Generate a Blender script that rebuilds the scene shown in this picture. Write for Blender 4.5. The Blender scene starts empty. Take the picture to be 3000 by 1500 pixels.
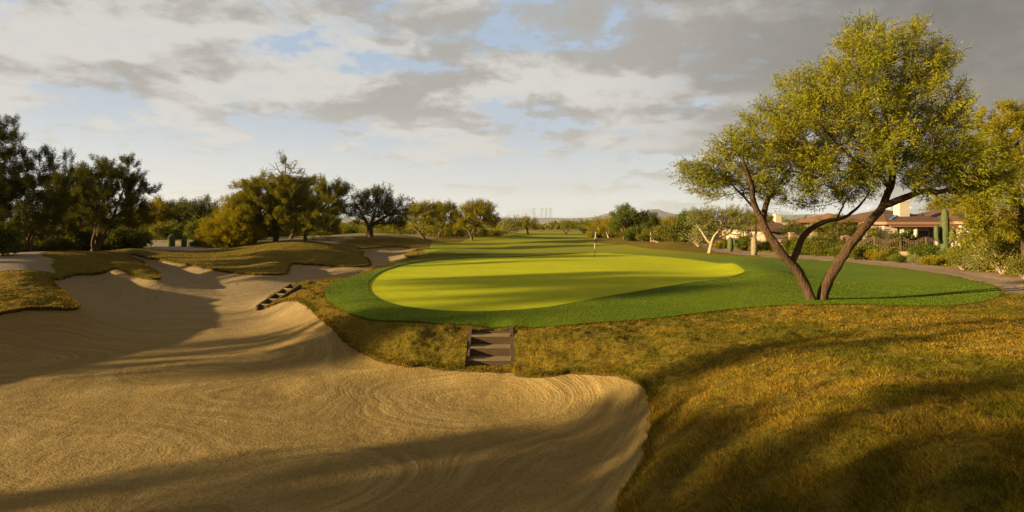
import bpy, bmesh, math, random
import numpy as np
from mathutils import Vector, Matrix
R = math.radians
SC = bpy.context.scene
COL = SC.collection
rng = np.random.default_rng(7)
random.seed(7)

# ------------------------------------------------------------------ camera frame
F, CU, HV, EYE = 1406.0, 1288.0, 562.0, 4.0
def at(u, v, z):                      # picture point lying at height z -> world x, y
    d = (EYE - z) * F / (v - HV)
    return ((u - CU) / F * d, d, z)
def atd(u, v, d):                     # picture point at distance d -> world
    return np.array([(u - CU) / F * d, d, EYE - (v - HV) / F * d])

def lift(u, v, z):                    # the shoulders at the left stand higher
    return at(u, v, z+(.2 if u < 205 and v > 728 else 0))
# ------------------------------------------------------------------ noise (numpy)
_perm = np.random.default_rng(3).random((256, 256))
def vnoise(x, y):
    xi = np.floor(x).astype(int); yi = np.floor(y).astype(int)
    fx = x - xi; fy = y - yi
    fx = fx*fx*(3-2*fx); fy = fy*fy*(3-2*fy)
    a = _perm[xi & 255, yi & 255]; b = _perm[(xi+1) & 255, yi & 255]
    c = _perm[xi & 255, (yi+1) & 255]; d = _perm[(xi+1) & 255, (yi+1) & 255]
    return (a*(1-fx)+b*fx)*(1-fy) + (c*(1-fx)+d*fx)*fy
def fbm(x, y, o=4):
    s = 0; a = .5; t = 0
    for i in range(o):
        s = s + a*vnoise(x*2**i+i*17.3, y*2**i+i*9.1); t += a; a *= .5
    return s/t
def sstep(a, b, x):
    t = np.clip((x-a)/(b-a), 0, 1); return t*t*(3-2*t)

# ------------------------------------------------------------------ object helpers
def mesh_np(name, V, faces, mat=None, parent=None, smooth=False, pattrs=None, fattrs=None, mats=None, midx=None):
    """faces: list of (n,k) int arrays"""
    me = bpy.data.meshes.new(name)
    V = np.asarray(V, dtype=np.float32)
    faces = [f for f in faces if len(f)]
    nl = sum(f.size for f in faces); nf = sum(len(f) for f in faces)
    me.vertices.add(len(V)); me.vertices.foreach_set('co', V.ravel())
    me.loops.add(nl); me.polygons.add(nf)
    me.loops.foreach_set('vertex_index', np.concatenate([f.ravel() for f in faces]).astype(np.int32))
    tot = np.concatenate([np.full(len(f), f.shape[1]) for f in faces])
    st = np.concatenate([[0], np.cumsum(tot)[:-1]]).astype(np.int32)
    me.polygons.foreach_set('loop_start', st)
    if smooth: me.polygons.foreach_set('use_smooth', np.ones(nf, dtype=bool))
    for m in (mats or ([mat] if mat else [])): me.materials.append(m)
    if midx is not None: me.polygons.foreach_set('material_index', np.asarray(midx, dtype=np.int32))
    me.update(calc_edges=True)
    for k, a in (pattrs or {}).items():
        at_ = me.attributes.new(k, 'FLOAT', 'POINT'); at_.data.foreach_set('value', np.asarray(a, dtype=np.float32))
    for k, a in (fattrs or {}).items():
        at_ = me.attributes.new(k, 'FLOAT', 'FACE'); at_.data.foreach_set('value', np.asarray(a, dtype=np.float32))
    o = bpy.data.objects.new(name, me); COL.objects.link(o)
    if parent: o.parent = parent
    return o
def tag(o, label=None, cat=None, group=None, kind=None):
    if label: o['label'] = label
    if cat: o['category'] = cat
    if group: o['group'] = group
    if kind: o['kind'] = kind
    return o
def empty(name, loc, label, cat, group=None, rz=0):
    o = bpy.data.objects.new(name, None); COL.objects.link(o)
    o.location = loc; o.rotation_euler = (0, 0, rz)
    o.empty_display_size = .2
    return tag(o, label, cat, group)
def copy_thing(o, loc, rz=0, sc=1.0, label=None, cat=None, group=None):
    r = o.copy(); COL.objects.link(r); r.location = loc; r.rotation_euler = (0, 0, rz)
    r.scale = (sc, sc, sc) if np.isscalar(sc) else sc
    tag(r, label, cat, group)
    for ch in o.children:
        c = ch.copy(); COL.objects.link(c); c.parent = r
        for g in ch.children:
            d = g.copy(); COL.objects.link(d); d.parent = c
    return r
class MB:
    def __init__(s): s.V = []; s.F = []; s.n = 0
    def add(s, V, F):
        V = [tuple(v) for v in V]
        s.V += V; s.F += [tuple(i+s.n for i in f) for f in F]; s.n += len(V); return s
    def box(s, c, d, rz=0, rx=0, ry=0):
        M = Matrix.Translation(c) @ Matrix.Rotation(rz, 4, 'Z') @ Matrix.Rotation(ry, 4, 'Y') @ Matrix.Rotation(rx, 4, 'X')
        h = [x/2 for x in d]
        V = [M @ Vector((sx*h[0], sy*h[1], sz*h[2])) for sx in (-1, 1) for sy in (-1, 1) for sz in (-1, 1)]
        return s.add(V, [(0,1,3,2),(4,6,7,5),(0,4,5,1),(2,3,7,6),(0,2,6,4),(1,5,7,3)])
    def bar(s, a, b, w, h=None):
        a = Vector(a); b = Vector(b); h = h or w
        t = (b-a).normalized(); up = Vector((0,0,1)) if abs(t.z) < .95 else Vector((0,1,0))
        p = t.cross(up).normalized(); q = p.cross(t)
        V = [e + p*(sx*w/2) + q*(sz*h/2) for e in (a, b) for sx, sz in ((-1,-1),(1,-1),(1,1),(-1,1))]
        return s.add(V, [(0,1,2,3),(4,7,6,5),(0,4,5,1),(1,5,6,2),(2,6,7,3),(3,7,4,0)])
    def tube(s, pts, rad, n=10, cap=True):
        pts = [Vector(p) for p in pts]
        if np.isscalar(rad): rad = [rad]*len(pts)
        V = []; F = []
        for i, p in enumerate(pts):
            t = (pts[min(i+1, len(pts)-1)] - pts[max(i-1, 0)]).normalized()
            up = Vector((0,1,0)) if abs(t.z) > .7 else Vector((0,0,1))
            a = t.cross(up).normalized(); b = a.cross(t)
            V += [p + (a*math.cos(k*2*math.pi/n) + b*math.sin(k*2*math.pi/n))*rad[i] for k in range(n)]
        for i in range(len(pts)-1):
            F += [(i*n+k, i*n+(k+1) % n, (i+1)*n+(k+1) % n, (i+1)*n+k) for k in range(n)]
        if cap: F += [tuple(range(n))[::-1], tuple(range((len(pts)-1)*n, len(pts)*n))]
        return s.add(V, F)
    def ribbed(s, pts, rad, ribs=14, depth=.16):
        """cactus column with vertical ribs"""
        n = ribs*2; pts = [Vector(p) for p in pts]; V = []; F = []
        for i, p in enumerate(pts):
            t = (pts[min(i+1, len(pts)-1)] - pts[max(i-1, 0)]).normalized()
            up = Vector((0,1,0)) if abs(t.z) > .6 else Vector((0,0,1))
            a = t.cross(up).normalized(); b = a.cross(t)
            V += [p + (a*math.cos(k*2*math.pi/n) + b*math.sin(k*2*math.pi/n))*rad[i]*(1 if k % 2 else 1-depth) for k in range(n)]
        for i in range(len(pts)-1):
            F += [(i*n+k, i*n+(k+1) % n, (i+1)*n+(k+1) % n, (i+1)*n+k) for k in range(n)]
        F += [tuple(range(n))[::-1], tuple(range((len(pts)-1)*n, len(pts)*n))]
        return s.add(V, F)
    def build(s, name, mat, parent=None, smooth=False, bevel=0):
        me = bpy.data.meshes.new(name); me.from_pydata([tuple(v) for v in s.V], [], s.F)
        bm = bmesh.new(); bm.from_mesh(me)
        bmesh.ops.recalc_face_normals(bm, faces=bm.faces)
        if bevel: bmesh.ops.bevel(bm, geom=list(bm.edges), offset=bevel, segments=1, affect='EDGES')
        bm.to_mesh(me); bm.free()
        if smooth: me.polygons.foreach_set('use_smooth', [True]*len(me.polygons))
        me.materials.append(mat)
        o = bpy.data.objects.new(name, me); COL.objects.link(o)
        if parent: o.parent = parent
        return o

# ------------------------------------------------------------------ material helpers
class NT:
    def __init__(s, name):
        s.m = bpy.data.materials.new(name); s.m.use_nodes = True
        s.t = s.m.node_tree; s.t.nodes.clear()
        s.out = s.t.nodes.new('ShaderNodeOutputMaterial')
    def n(s, typ, **kw):
        nd = s.t.nodes.new(typ)
        for k, v in kw.items():
            if k.startswith('i_'): nd.inputs[k[2:].replace('_', ' ')].default_value = v
            else: setattr(nd, k, v)
        return nd
    def l(s, a, b): s.t.links.new(a, b)
    def coord(s): return s.n('ShaderNodeTexCoord').outputs['Object']
    def noise(s, scale, vec=None, detail=4, rough=.55, dist=0, mapscale=None):
        nd = s.n('ShaderNodeTexNoise'); nd.inputs['Scale'].default_value = scale
        nd.inputs['Detail'].default_value = detail; nd.inputs['Roughness'].default_value = rough
        nd.inputs['Distortion'].default_value = dist
        v = vec or s.coord()
        if mapscale:
            mp = s.n('ShaderNodeMapping'); mp.inputs['Scale'].default_value = mapscale
            s.l(v, mp.inputs['Vector']); v = mp.outputs[0]
        s.l(v, nd.inputs['Vector']); return nd.outputs['Fac']
    def ramp(s, fac, stops, interp='LINEAR'):
        nd = s.n('ShaderNodeValToRGB'); cr = nd.color_ramp; cr.interpolation = interp
        while len(cr.elements) < len(stops): cr.elements.new(.5)
        for e, (p, c) in zip(cr.elements, stops):
            e.position = p; e.color = (*c, 1) if not np.isscalar(c) else (c, c, c, 1)
        s.l(fac, nd.inputs[0]); return nd.outputs[0]
    def mix(s, fac, a, b, mode='MIX'):
        nd = s.n('ShaderNodeMix', data_type='RGBA', blend_type=mode)
        for sock, val in ((nd.inputs[0], fac), (nd.inputs[6], a), (nd.inputs[7], b)):
            if hasattr(val, 'node'): s.l(val, sock)
            else: sock.default_value = val if np.isscalar(val) else (*val, 1)
        return nd.outputs[2]
    def math(s, op, a, b=0, c=None, clamp=False):
        nd = s.n('ShaderNodeMath', operation=op, use_clamp=clamp)
        for sock, val in zip(nd.inputs, (a, b, c)):
            if val is None: continue
            if hasattr(val, 'node'): s.l(val, sock)
            else: sock.default_value = val
        return nd.outputs[0]
    def attr(s, name): return s.n('ShaderNodeAttribute', attribute_name=name).outputs['Fac']
    def bump(s, h, strength=.5, dist=.02, normal=None):
        nd = s.n('ShaderNodeBump'); nd.inputs['Strength'].default_value = strength
        nd.inputs['Distance'].default_value = dist; s.l(h, nd.inputs['Height'])
        if normal: s.l(normal, nd.inputs['Normal'])
        return nd.outputs[0]
    def diffuse(s, col, normal=None, rough=1.0, spec=.2):
        b = s.n('ShaderNodeBsdfPrincipled'); b.inputs['Roughness'].default_value = rough
        b.inputs['Specular IOR Level'].default_value = spec
        if hasattr(col, 'node'): s.l(col, b.inputs['Base Color'])
        else: b.inputs['Base Color'].default_value = (*col, 1)
        if normal: s.l(normal, b.inputs['Normal'])
        s.l(b.outputs[0], s.out.inputs[0]); return s.m

def mat_flat(name, a, b=None, scale=6, rough=.8, bump=.0, bscale=40, bdist=.01, spec=.3):
    t = NT(name); b = b or tuple(x*.7 for x in a)
    col = t.mix(t.ramp(t.noise(scale), [(.3, 0), (.7, 1)]), a, b)
    nm = t.bump(t.noise(bscale, detail=3), bump, bdist) if bump else None
    return t.diffuse(col, nm, rough, spec)

def mat_leaf(name, dark, light, gold, trans=.35):
    t = NT(name)
    r = t.attr('rnd')
    c = t.ramp(r, [(0, dark), (.5, light), (1, gold)])
    pn = t.noise(.55, t.n('ShaderNodeNewGeometry').outputs['Position'], 2)
    c = t.mix(t.ramp(pn, [(.35, 0), (.7, .5)]), c, gold)
    d = t.n('ShaderNodeBsdfDiffuse'); tr = t.n('ShaderNodeBsdfTranslucent'); mx = t.n('ShaderNodeMixShader')
    t.l(c, d.inputs[0]); 
    tc = t.mix(1.0, c, (1.25, 1.1, .55), 'MULTIPLY'); t.l(tc, tr.inputs[0])
    mx.inputs[0].default_value = trans
    t.l(d.outputs[0], mx.inputs[1]); t.l(tr.outputs[0], mx.inputs[2]); t.l(mx.outputs[0], t.out.inputs[0])
    return t.m

def mat_bark(name, a, b):
    t = NT(name)
    n = t.noise(5, detail=4, dist=.5, mapscale=(2.2, 2.2, .42))
    n2 = t.noise(22, detail=3, mapscale=(1.6, 1.6, .5))
    h = t.math('ADD', n, t.math('MULTIPLY', n2, .5))
    col = t.ramp(h, [(.45, b), (.62, tuple((x+y)/2 for x, y in zip(a, b))), (.95, a)])
    return t.diffuse(col, t.bump(h, 1.0, .09), .95, .1)

# ================================================================== TERRAIN
BUNKER = [lift(*p) for p in [
 (1560,1282,.85),(1612,1180,.8),(1645,1060,.75),(1632,985,.75),(1590,947,.75),(1540,932,.7),(1450,930,.6),(1380,938,.48),
 (1300,934,.38),(1285,932,.36),(1175,922,.36),(1100,918,.33),(1020,911,.36),(950,897,.42),(890,868,.52),(850,835,.62),(805,795,.75),(775,768,.8),
 (745,752,.85),(712,754,.68),(680,765,.45),(652,774,.27)]] + [(-11.5,26.2,.45),(-11.35,27.5,.75)] + [lift(*p) for p in [
 (760,709,1.0),(820,702,1.0),(880,696,1.0),(902,692,1.0),(935,676,1.03),(985,661,1.06),(1030,651.5,1.08),(1062,647.6,1.09)]] + [lift(*p) for p in [(1040,646.3,1.09),(1028,645,1.08),(1018,641,1.0),(1040,630,1.0),(1050,624,1.0),(1000,620,1.1),(930,620,1.2),(898,622,1.2),
 (916,632,1.0),(911,641,.95),(932,664,.9),(850,668,.9),(780,664,.9),(740,661,.9),(729,668,.85),(727,682,.8),(700,688,.75),(640,688,.8),
 (560,680,.9),(480,665,1.1),(400,650,1.35),(350,641,1.55),(326,641,1.6),(352,655,1.3),(380,675,1.1),(404,695,.9),(385,699,.88),(330,691,1.0),
 (260,684,1.1),(190,689,1.1),(150,700,1.1),(133,712,1.1),(160,735,.95),(190,759,.8),(197,770,.75),(172,775,.75),(120,771,.85),(60,773,.9),
 (0,784,.9),(-80,800,.9)]] + [(-17,12,.9),(-15,5,.9),(-10,.8,.9),(-3,.3,1.0),(.6,1.2,1.1),(1.0,3.5,1.0)]
FAIR = [at(*p) for p in [
 (818,738,.95),(824,754,.92),(848,774,.9),(900,796,.92),(980,809,.95),(1100,816,.95),(1200,819,.95),(1290,821,.96),(1430,820,1.0),
 (1560,810,1.0),(1700,797,1.05),(1820,782,1.1),(1950,770,1.2),(2070,767,1.25),(2200,767,1.27),(2350,771,1.25),(2440,766,1.22),(2500,753,1.2),
 (2518,738,1.15),(2500,722,1.1),(2440,706,1.1),(2380,694,1.1),(2250,676,1.1),(2130,662,1.1),(1980,651,1.1),(1860,645,1.1),(1800,641,1.1),
 (1720,634,1.1),(1640,627,1.1),(1580,622,1.05),(1500,612,1.0),(1500,602,1.0),(1530,593,1.0),(1530,588,1.0),(1450,585.5,1.0),(1330,586,1.0),
 (1250,590,1.0),(1200,600,1.0),(1150,606,1.0),(1100,614,1.0),(1080,622,1.05),(1062,630,1.15),(1080,640,1.18),(1150,641,1.15),(1215,641,1.13)]] + [
 (-2.0,51.1,1.1)] + [at(*p) for p in [(1110,648.5,1.1),(1050,653,1.09),(998,664,1.07),(958,677,1.05),(905,694,1.0),(866,703,1.0),(835,716,.97)]]
GREEN = [at(*p) for p in [
 (925,722,1.0),(943,750,.98),(1000,770,.98),(1080,781,1.0),(1180,786,1.0),(1280,783,1.0),(1380,774,1.0),(1500,752,1.02),(1620,732,1.05),
 (1740,712,1.08),(1830,700,1.1),(1868,688,1.1),(1868,675,1.1),(1820,663,1.08),(1740,653,1.05),(1650,645,1.05),(1560,639,1.05),(1480,636,1.05),
 (1400,641,1.08),(1300,646,1.1),(1200,648,1.1),(1110,654,1.08),(1050,661,1.05),(990,674,1.03),(945,694,1.0)]]
PATH_LOW = [at(*p) for p in [(1610,602,1.05),(1700,610,1.1),(1760,621,1.1),(1800,631,1.1),(1860,640,1.1),(1980,648,1.1),(2130,658,1.1),
 (2250,672,1.1),(2380,690,1.1),(2450,703,1.1),(2530,722,1.1),(2640,750,1.1)]]
PATH_UP = [at(*p) for p in [(2700,746,1.1),(2576,716,1.1),(2500,701.5,1.1),(2380,681,1.1),(2300,668.5,1.1),(2130,652.5,1.1),(1980,643.5,1.1),
 (1860,635,1.1),(1780,617,1.1),(1700,605.5,1.1),(1610,599,1.05)]]
PATH = PATH_LOW + [(34,6,1.3),(37,6,1.3)] + PATH_UP
LPATH = [(-50,10,1.7),(-25.9,27.6,1.55),(-29.2,34.5,1.75),(-32.5,42,1.7),(-32,48,1.45),(-28,54,1.45),(-27.5,58,1.45),(-32,64,1.45),(-42,74,1.5),(-60,84,1.5),
 (-62,80,1.5),(-46,70,1.5),(-38.5,62,1.45),(-36,56,1.45),(-38,48,1.45),(-37.5,42,1.6),(-35,37.5,1.6),(-33,33,1.6),(-52,16,1.7)]
ROUGH = [(26,133,1.0)] + PATH_LOW[:] + [(34,6,1.3),(44,-30,1.8),(-50,-30,1.8),(-50,10,1.7),(-25.9,27.6,1.55),(-29.2,34.5,1.75),(-32.5,42,1.7),
 (-31,47,1.5),(-27.8,51,1.5),(-24.6,55,1.85),(-22.4,58,2.15),(-21,62,1.95),(-20.5,68,1.85),(-19,80,2.1),(-15,88,1.6),(-14,100,1.2),(-12,140,1.0),(-8,186,1.0),(28,190,1.0)]
EXTRA = [lift(*p) for p in [
 (60,703,1.52),(0,715,1.42),(100,690,1.52),(230,634,2.02),(150,648,1.92),(60,668,1.72),(300,664,1.55),(350,680,1.2),(0,686,1.56),(130,700,1.25),
 (480,634,1.5),(560,632,1.5),(650,616,1.9),(740,606,2.2),(800,609,2.0),(640,650,1.3),(700,640,1.5),(800,640,1.5),(620,670,1.0),
 (690,672,1.05),(700,660,1.25),(330,629,1.9),(420,634,1.6),(880,650,1.15),(860,625,1.45),
 (960,594,2.2),(900,603,1.9),(1050,602,1.7),(860,608,1.8),(1000,607,1.75),
 (1100,629,1.45),(1060,632,1.3),(1900,678,1.38),(1960,690,1.33),(1850,662,1.25),(2040,700,.88),(2100,705,.85),(2300,705,1.0),(2100,740,1.05),
 (1600,605,1.45),(1680,612,1.45),(1640,615,1.25),
 (1750,870,1.2),(1760,1000,1.35),(1800,1150,1.55),(2000,850,1.52),(2000,1000,1.8),(2300,850,1.7),(2300,1000,2.1),(2560,850,1.85),(2560,1050,2.35),
 (2100,1200,2.0),(2500,1280,2.45),(1450,870,.85),(1600,870,.95),(1240,836,.82),(1160,838,.85),(1320,838,.85),(1030,860,.75),(860,790,.88),(780,735,1.0),
 (1300,700,1.0),(1600,680,1.05),(1300,660,1.08)]] + [
 (1.7,2.5,1.3),(4,2,2.0),(8,2,2.2),(12,8,2.0),(22,14,1.5),(34,20,1.2),(45,45,1.3),(30,55,1.2),(60,60,1.3),(40,100,1.2),(0,250,1.),(-60,60,1.7),(-55,35,1.8),
 (-60,120,1.4),(60,200,1.0),(-80,250,1.),(-30,90,1.6),(-45,5,1.8),(-20,-20,1.2),(20,-25,2),(45,0,1.8),(-34,45,1.5),(-34,60,1.45),(0,-6,1.6),
 (2,100,.95),(8,140,1.0),(5,75,.98),(0,60,1.0),(12,62,1.02),(-5,5,.9),(-8,15,.8),(-15,20,.7),(-5,12,.5),(-14,32,.8)]

def dedupe(P, tol):
    out = []
    for p in P:
        if all((p[0]-q[0])**2+(p[1]-q[1])**2 > tol*tol for q in out): out.append(p)
    return np.array(out)
CTRL = dedupe(list(BUNKER)+list(FAIR)+EXTRA+list(GREEN)+PATH_LOW[:-1]+PATH_UP[1:] , .55)
def warp(xy):                       # compress distance so far points do not dominate
    x, y = xy[..., 0], xy[..., 1]
    r = np.sqrt(x*x+(y+6)**2)+1e-6; k = 12*np.log1p(r/12)/r
    return np.stack([x*k, (y+6)*k], -1)
def tps_fit(P, lam=.004):
    W = warp(P[:, :2]); n = len(P)
    d = np.linalg.norm(W[:, None]-W[None], axis=-1)
    K = np.where(d > 1e-9, d*d*np.log(d+1e-9), 0) + lam*np.eye(n)
    Q = np.c_[np.ones(n), W]
    A = np.block([[K, Q], [Q.T, np.zeros((3, 3))]])
    return W, np.linalg.solve(A, np.r_[P[:, 2], 0, 0, 0])
TW, TC = tps_fit(CTRL)
def groundG(x, y):
    x = np.asarray(x, float); y = np.asarray(y, float); sh = x.shape
    xy = np.stack([x.ravel(), y.ravel()], -1); out = np.empty(len(xy))
    for i in range(0, len(xy), 40000):
        w = warp(xy[i:i+40000])
        d2 = ((w[:, None]-TW[None])**2).sum(-1)
        K = .5*d2*np.log(d2+1e-12)
        out[i:i+40000] = K @ TC[:-3] + TC[-3] + w @ TC[-2:]
    r = np.hypot(xy[:, 0], xy[:, 1])
    t = sstep(110, 190, r); base = 1.0
    out = out*(1-t)+base*t
    tb = sstep(10, 25, -xy[:, 1]); out = out*(1-tb)+1.6*tb
    # gentle swells down the fairway
    X, Y = xy[:, 0], xy[:, 1]
    m = sstep(58, 75, Y)*(1-sstep(220, 300, Y))
    out += m*(.28*np.sin(Y*.19+X*.05)+.16*np.sin(Y*.41-X*.11+1.0))
    return np.clip(out, -.3, 3.2).reshape(sh)

def smooth_poly(P, k=4):
    P = np.array([p[:2] for p in P]); n = len(P); out = []
    for i in range(n):
        p0, p1, p2, p3 = P[i-1], P[i], P[(i+1) % n], P[(i+2) % n]
        for j in range(k):
            t = j/k
            out.append(.5*((2*p1)+(-p0+p2)*t+(2*p0-5*p1+4*p2-p3)*t*t+(-p0+3*p1-3*p2+p3)*t**3))
    return np.array(out)
def sdf(poly, x, y, margin=6):
    out = np.full(x.shape, 50.0)
    lo = poly.min(0)-margin; hi = poly.max(0)+margin
    idx = np.where((x > lo[0]) & (x < hi[0]) & (y > lo[1]) & (y < hi[1]))[0]
    A = poly; B = np.roll(poly, -1, 0)
    for i in range(0, len(idx), 20000):
        k = idx[i:i+20000]; px = x[k][:, None]; py = y[k][:, None]
        ax, ay, bx, by = A[:, 0], A[:, 1], B[:, 0], B[:, 1]
        dx, dy = bx-ax, by-ay
        t = np.clip(((px-ax)*dx+(py-ay)*dy)/(dx*dx+dy*dy+1e-12), 0, 1)
        d = np.sqrt((((px-ax-t*dx))**2+((py-ay-t*dy))**2).min(1))
        c = ((ay > py) != (by > py)) & (px < dx*(py-ay)/(dy+1e-12)+ax)
        ins = (c.sum(1) % 2) == 1
        out[k] = np.where(ins, -d, d)
    return out

# log-polar grid round the tripod
th_f = np.radians(np.arange(-52, 52.01, .2)); th_b = np.radians(np.arange(55, 306, 3.0))
TH = np.concatenate([th_f, th_b])
RR = np.concatenate([np.exp(np.linspace(math.log(.6), math.log(4), 30))[:-1], np.exp(np.arange(math.log(4), math.log(300), .0062)), 300*1.12**np.arange(1, 28)])
NT_, NR = len(TH), len(RR)
gx = (np.sin(TH)[None]*RR[:, None]).ravel(); gy = (np.cos(TH)[None]*RR[:, None]).ravel()
PB, PF, PG = smooth_poly(BUNKER, 4), smooth_poly(FAIR, 3), smooth_poly(GREEN, 3)
PP, PL, PR = smooth_poly(PATH, 2), smooth_poly(LPATH, 3), smooth_poly(ROUGH, 2)
SD = {'bunker': sdf(PB, gx, gy, 4), 'green': sdf(PG, gx, gy, 3), 'fair': sdf(PF, gx, gy, 3),
      'path': sdf(PP, gx, gy, 3), 'lpath': sdf(PL, gx, gy, 3), 'rough': sdf(PR, gx, gy, 3)}
# slightly ragged outlines where long grass meets sand
rag = (fbm(gx*2.2, gy*2.2, 3)-.5)*.22
SD['bunker'] = SD['bunker']+rag*np.clip(1-abs(SD['bunker'])/1.5, 0, 1)
SD['rough'] = SD['rough']+(fbm(gx*.7, gy*.7, 3)-.5)*1.6
G0 = groundG(gx, gy)
rr = np.hypot(gx, gy)
isr = (SD['fair'] > 0) & (SD['bunker'] > 0) & (SD['path'] > 0) & (SD['lpath'] > 0)
rampr = np.clip(np.minimum(SD['fair'], SD['bunker'])/.25, 0, 1)*isr
# clumpy relief of the long grass, mounds of desert dirt
Gr = G0 + rampr*((fbm(gx*2.6, gy*2.6, 4)-.5)*.17+(fbm(gx*8, gy*8, 2)-.5)*.06)*(1-sstep(25, 60, rr)) + rampr*(fbm(gx*.5, gy*.5, 2)-.5)*.12
def floorz(x, y): return .06+.55*np.clip((y-30)/36, 0, 1)
def sandz(x, y, G, sd):
    s = np.clip(-sd, 0, 50)
    w = 2.7+1.9*sstep(23, 31, y)
    h = (1-np.clip(s/w, 0, 1))**1.7
    f = floorz(x, y)
    far = sstep(28, 40, y)
    z = f+(G-f)*h
    z += (fbm(x*.35, y*.35, 3)-.5)*.16*(1-h)          # soft swells of the floor
    z += (fbm(x*5, y*5, 3)-.5)*.022
    return z-.11
Sz = sandz(gx, gy, G0, SD['bunker'])
Gr = Gr-.0*gx
# kerb-less path sits a little low
STEP1 = (at(1233, 928, .17), at(1235, 838, .80), 1.10); STEP2 = ((-11.0, 24.9, .18), (-10.3, 26.5, .92), .5)
def rect(stp, m=0):
    a, b, w = np.array(stp[0][:2]), np.array(stp[1][:2]), stp[2]/2+.09+m; t = (b-a)/np.linalg.norm(b-a); q = np.array([t[1], -t[0]])
    return np.array([a-t*(.5+m)-q*w, b+t*(.1+m)-q*w, b+t*(.1+m)+q*w, a-t*(.5+m)+q*w])
slot = np.minimum(sdf(rect(STEP1), gx, gy, 3), sdf(rect(STEP2), gx, gy, 3))
RC = [at(u, v, .06)[:2]+(k,) for u, v, k in ((790,1180,1.0),(230,1130,1.1),(60,900,.9),(1180,1000,1.2),(560,900,1.2),(470,1290,.6),(-200,1100,1.2),(650,740,1.3))]
rk_ = 0
for cx_, cy_, k_ in RC: rk_ = rk_+np.exp(-np.sqrt(((gx-cx_)*.8)**2+((gy-cy_)*1.0)**2+.01)/(.85*k_))
rake = np.maximum(-.85*np.log(rk_+1e-30), -1)*1.0
rake = np.where(rake > 3.2, 3.2+(rake-3.2), rake)+(fbm(gx*.3, gy*.3, 1)-.5)*.6
VV = np.stack([gx, gy, Gr, Sz, SD['bunker'], SD['green'], SD['fair'], SD['path'], SD['lpath'], SD['rough'], slot, rake], 1)
ii, jj = np.meshgrid(np.arange(NR-1), np.arange(NT_), indexing='ij')
j2 = (jj+1) % NT_
a, b, c, d = (ii*NT_+jj).ravel(), (ii*NT_+j2).ravel(), ((ii+1)*NT_+j2).ravel(), ((ii+1)*NT_+jj).ravel()
TRI = np.concatenate([np.stack([a, d, c], 1), np.stack([a, c, b], 1)])
cen = len(VV)                                            # close the hub
hub = np.array([[0, 0, groundG(np.array([0.]), np.array([0.]))[0], .3, -1, 50, 50, 50, 50, -50, 50, 0]])
hub[0, 4] = sdf(PB, np.array([0.]), np.array([0.]))[0]
VV = np.vstack([VV, hub])
TRI = np.vstack([TRI, np.stack([np.arange(NT_), (np.arange(NT_)+1) % NT_, np.full(NT_, cen)], 1)[:, [0, 1, 2]]])

def split(tris, col):
    """cut the triangles along the zero line of one distance column"""
    global VV
    s = VV[tris, col]; ins = s < 0; cnt = ins.sum(1)
    fin, fout = tris[cnt == 3], tris[cnt == 0]
    edges = []
    add_in, add_out = [fin], [fout]
    for k in (1, 2):
        T = tris[cnt == k]
        if not len(T): continue
        I = ins[cnt == k]
        lone = np.argmax(I, 1) if k == 1 else np.argmin(I, 1)
        q = np.arange(len(T))
        A, B, C = T[q, lone], T[q, (lone+1) % 3], T[q, (lone+2) % 3]
        e = np.concatenate([np.stack([A, B], 1), np.stack([A, C], 1)])
        key = np.sort(e, 1); uk, inv = np.unique(key, axis=0, return_inverse=True); inv = inv.ravel()
        sa, sb = VV[uk[:, 0], col], VV[uk[:, 1], col]
        t = np.clip(sa/(sa-sb), .02, .98)[:, None]
        nv = VV[uk[:, 0]]*(1-t)+VV[uk[:, 1]]*t; nv[:, col] = 0
        off = len(VV); VV = np.vstack([VV, nv])
        AB, AC = off+inv[:len(T)], off+inv[len(T):]
        l1 = np.stack([A, AB, AC], 1); l2 = np.concatenate([np.stack([AB, B, C], 1), np.stack([AB, C, AC], 1)])
        (add_in if k == 1 else add_out).append(l1); (add_out if k == 1 else add_in).append(l2)
        edges.append(np.stack([AB, AC], 1))
    return np.vstack(add_in), np.vstack(add_out), np.vstack(edges)

t_b, rest, e_b = split(TRI, 4)
t_s, rest, e_s = split(rest, 10)
t_g, rest, e_g = split(rest, 5)
t_f, rest, e_f = split(rest, 6)
t_p, rest, e_p = split(rest, 7)
t_l, rest, e_l = split(rest, 8)
t_r, t_d, e_r = split(rest, 9)

def ground_obj(name, tris, mat, zcol=2, attrs=None, skirt=None, dz=0, zfn=None):
    u, inv = np.unique(tris, return_inverse=True); inv = inv.reshape(tris.shape)
    P = VV[u][:, [0, 1, zcol]].copy(); P[:, 2] += dz
    F = [inv]; pa = {k: VV[u, c] for k, c in (attrs or {}).items()}
    if skirt is not None:
        m = np.full(len(VV), -1); m[u] = np.arange(len(u))
        e = m[skirt]; e = e[(e >= 0).all(1)]
        ue, ie = np.unique(e, return_inverse=True); ie = ie.reshape(e.shape)
        low = P[ue].copy(); low[:, 2] -= .24 if dz == 0 else .06
        off = len(P); P = np.vstack([P, low])
        F.append(np.stack([e[:, 0], e[:, 1], off+ie[:, 1], off+ie[:, 0]], 1))
        sk = np.zeros(len(u)); sk[ue] = .35
        for k in pa: pa[k] = np.concatenate([pa[k], pa[k][ue]])
        pa['skirt'] = np.concatenate([sk, np.ones(len(ue))])
    o = mesh_np(name, P, F, mat, smooth=True, pattrs=pa)
    return tag(o, kind='structure')

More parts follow.
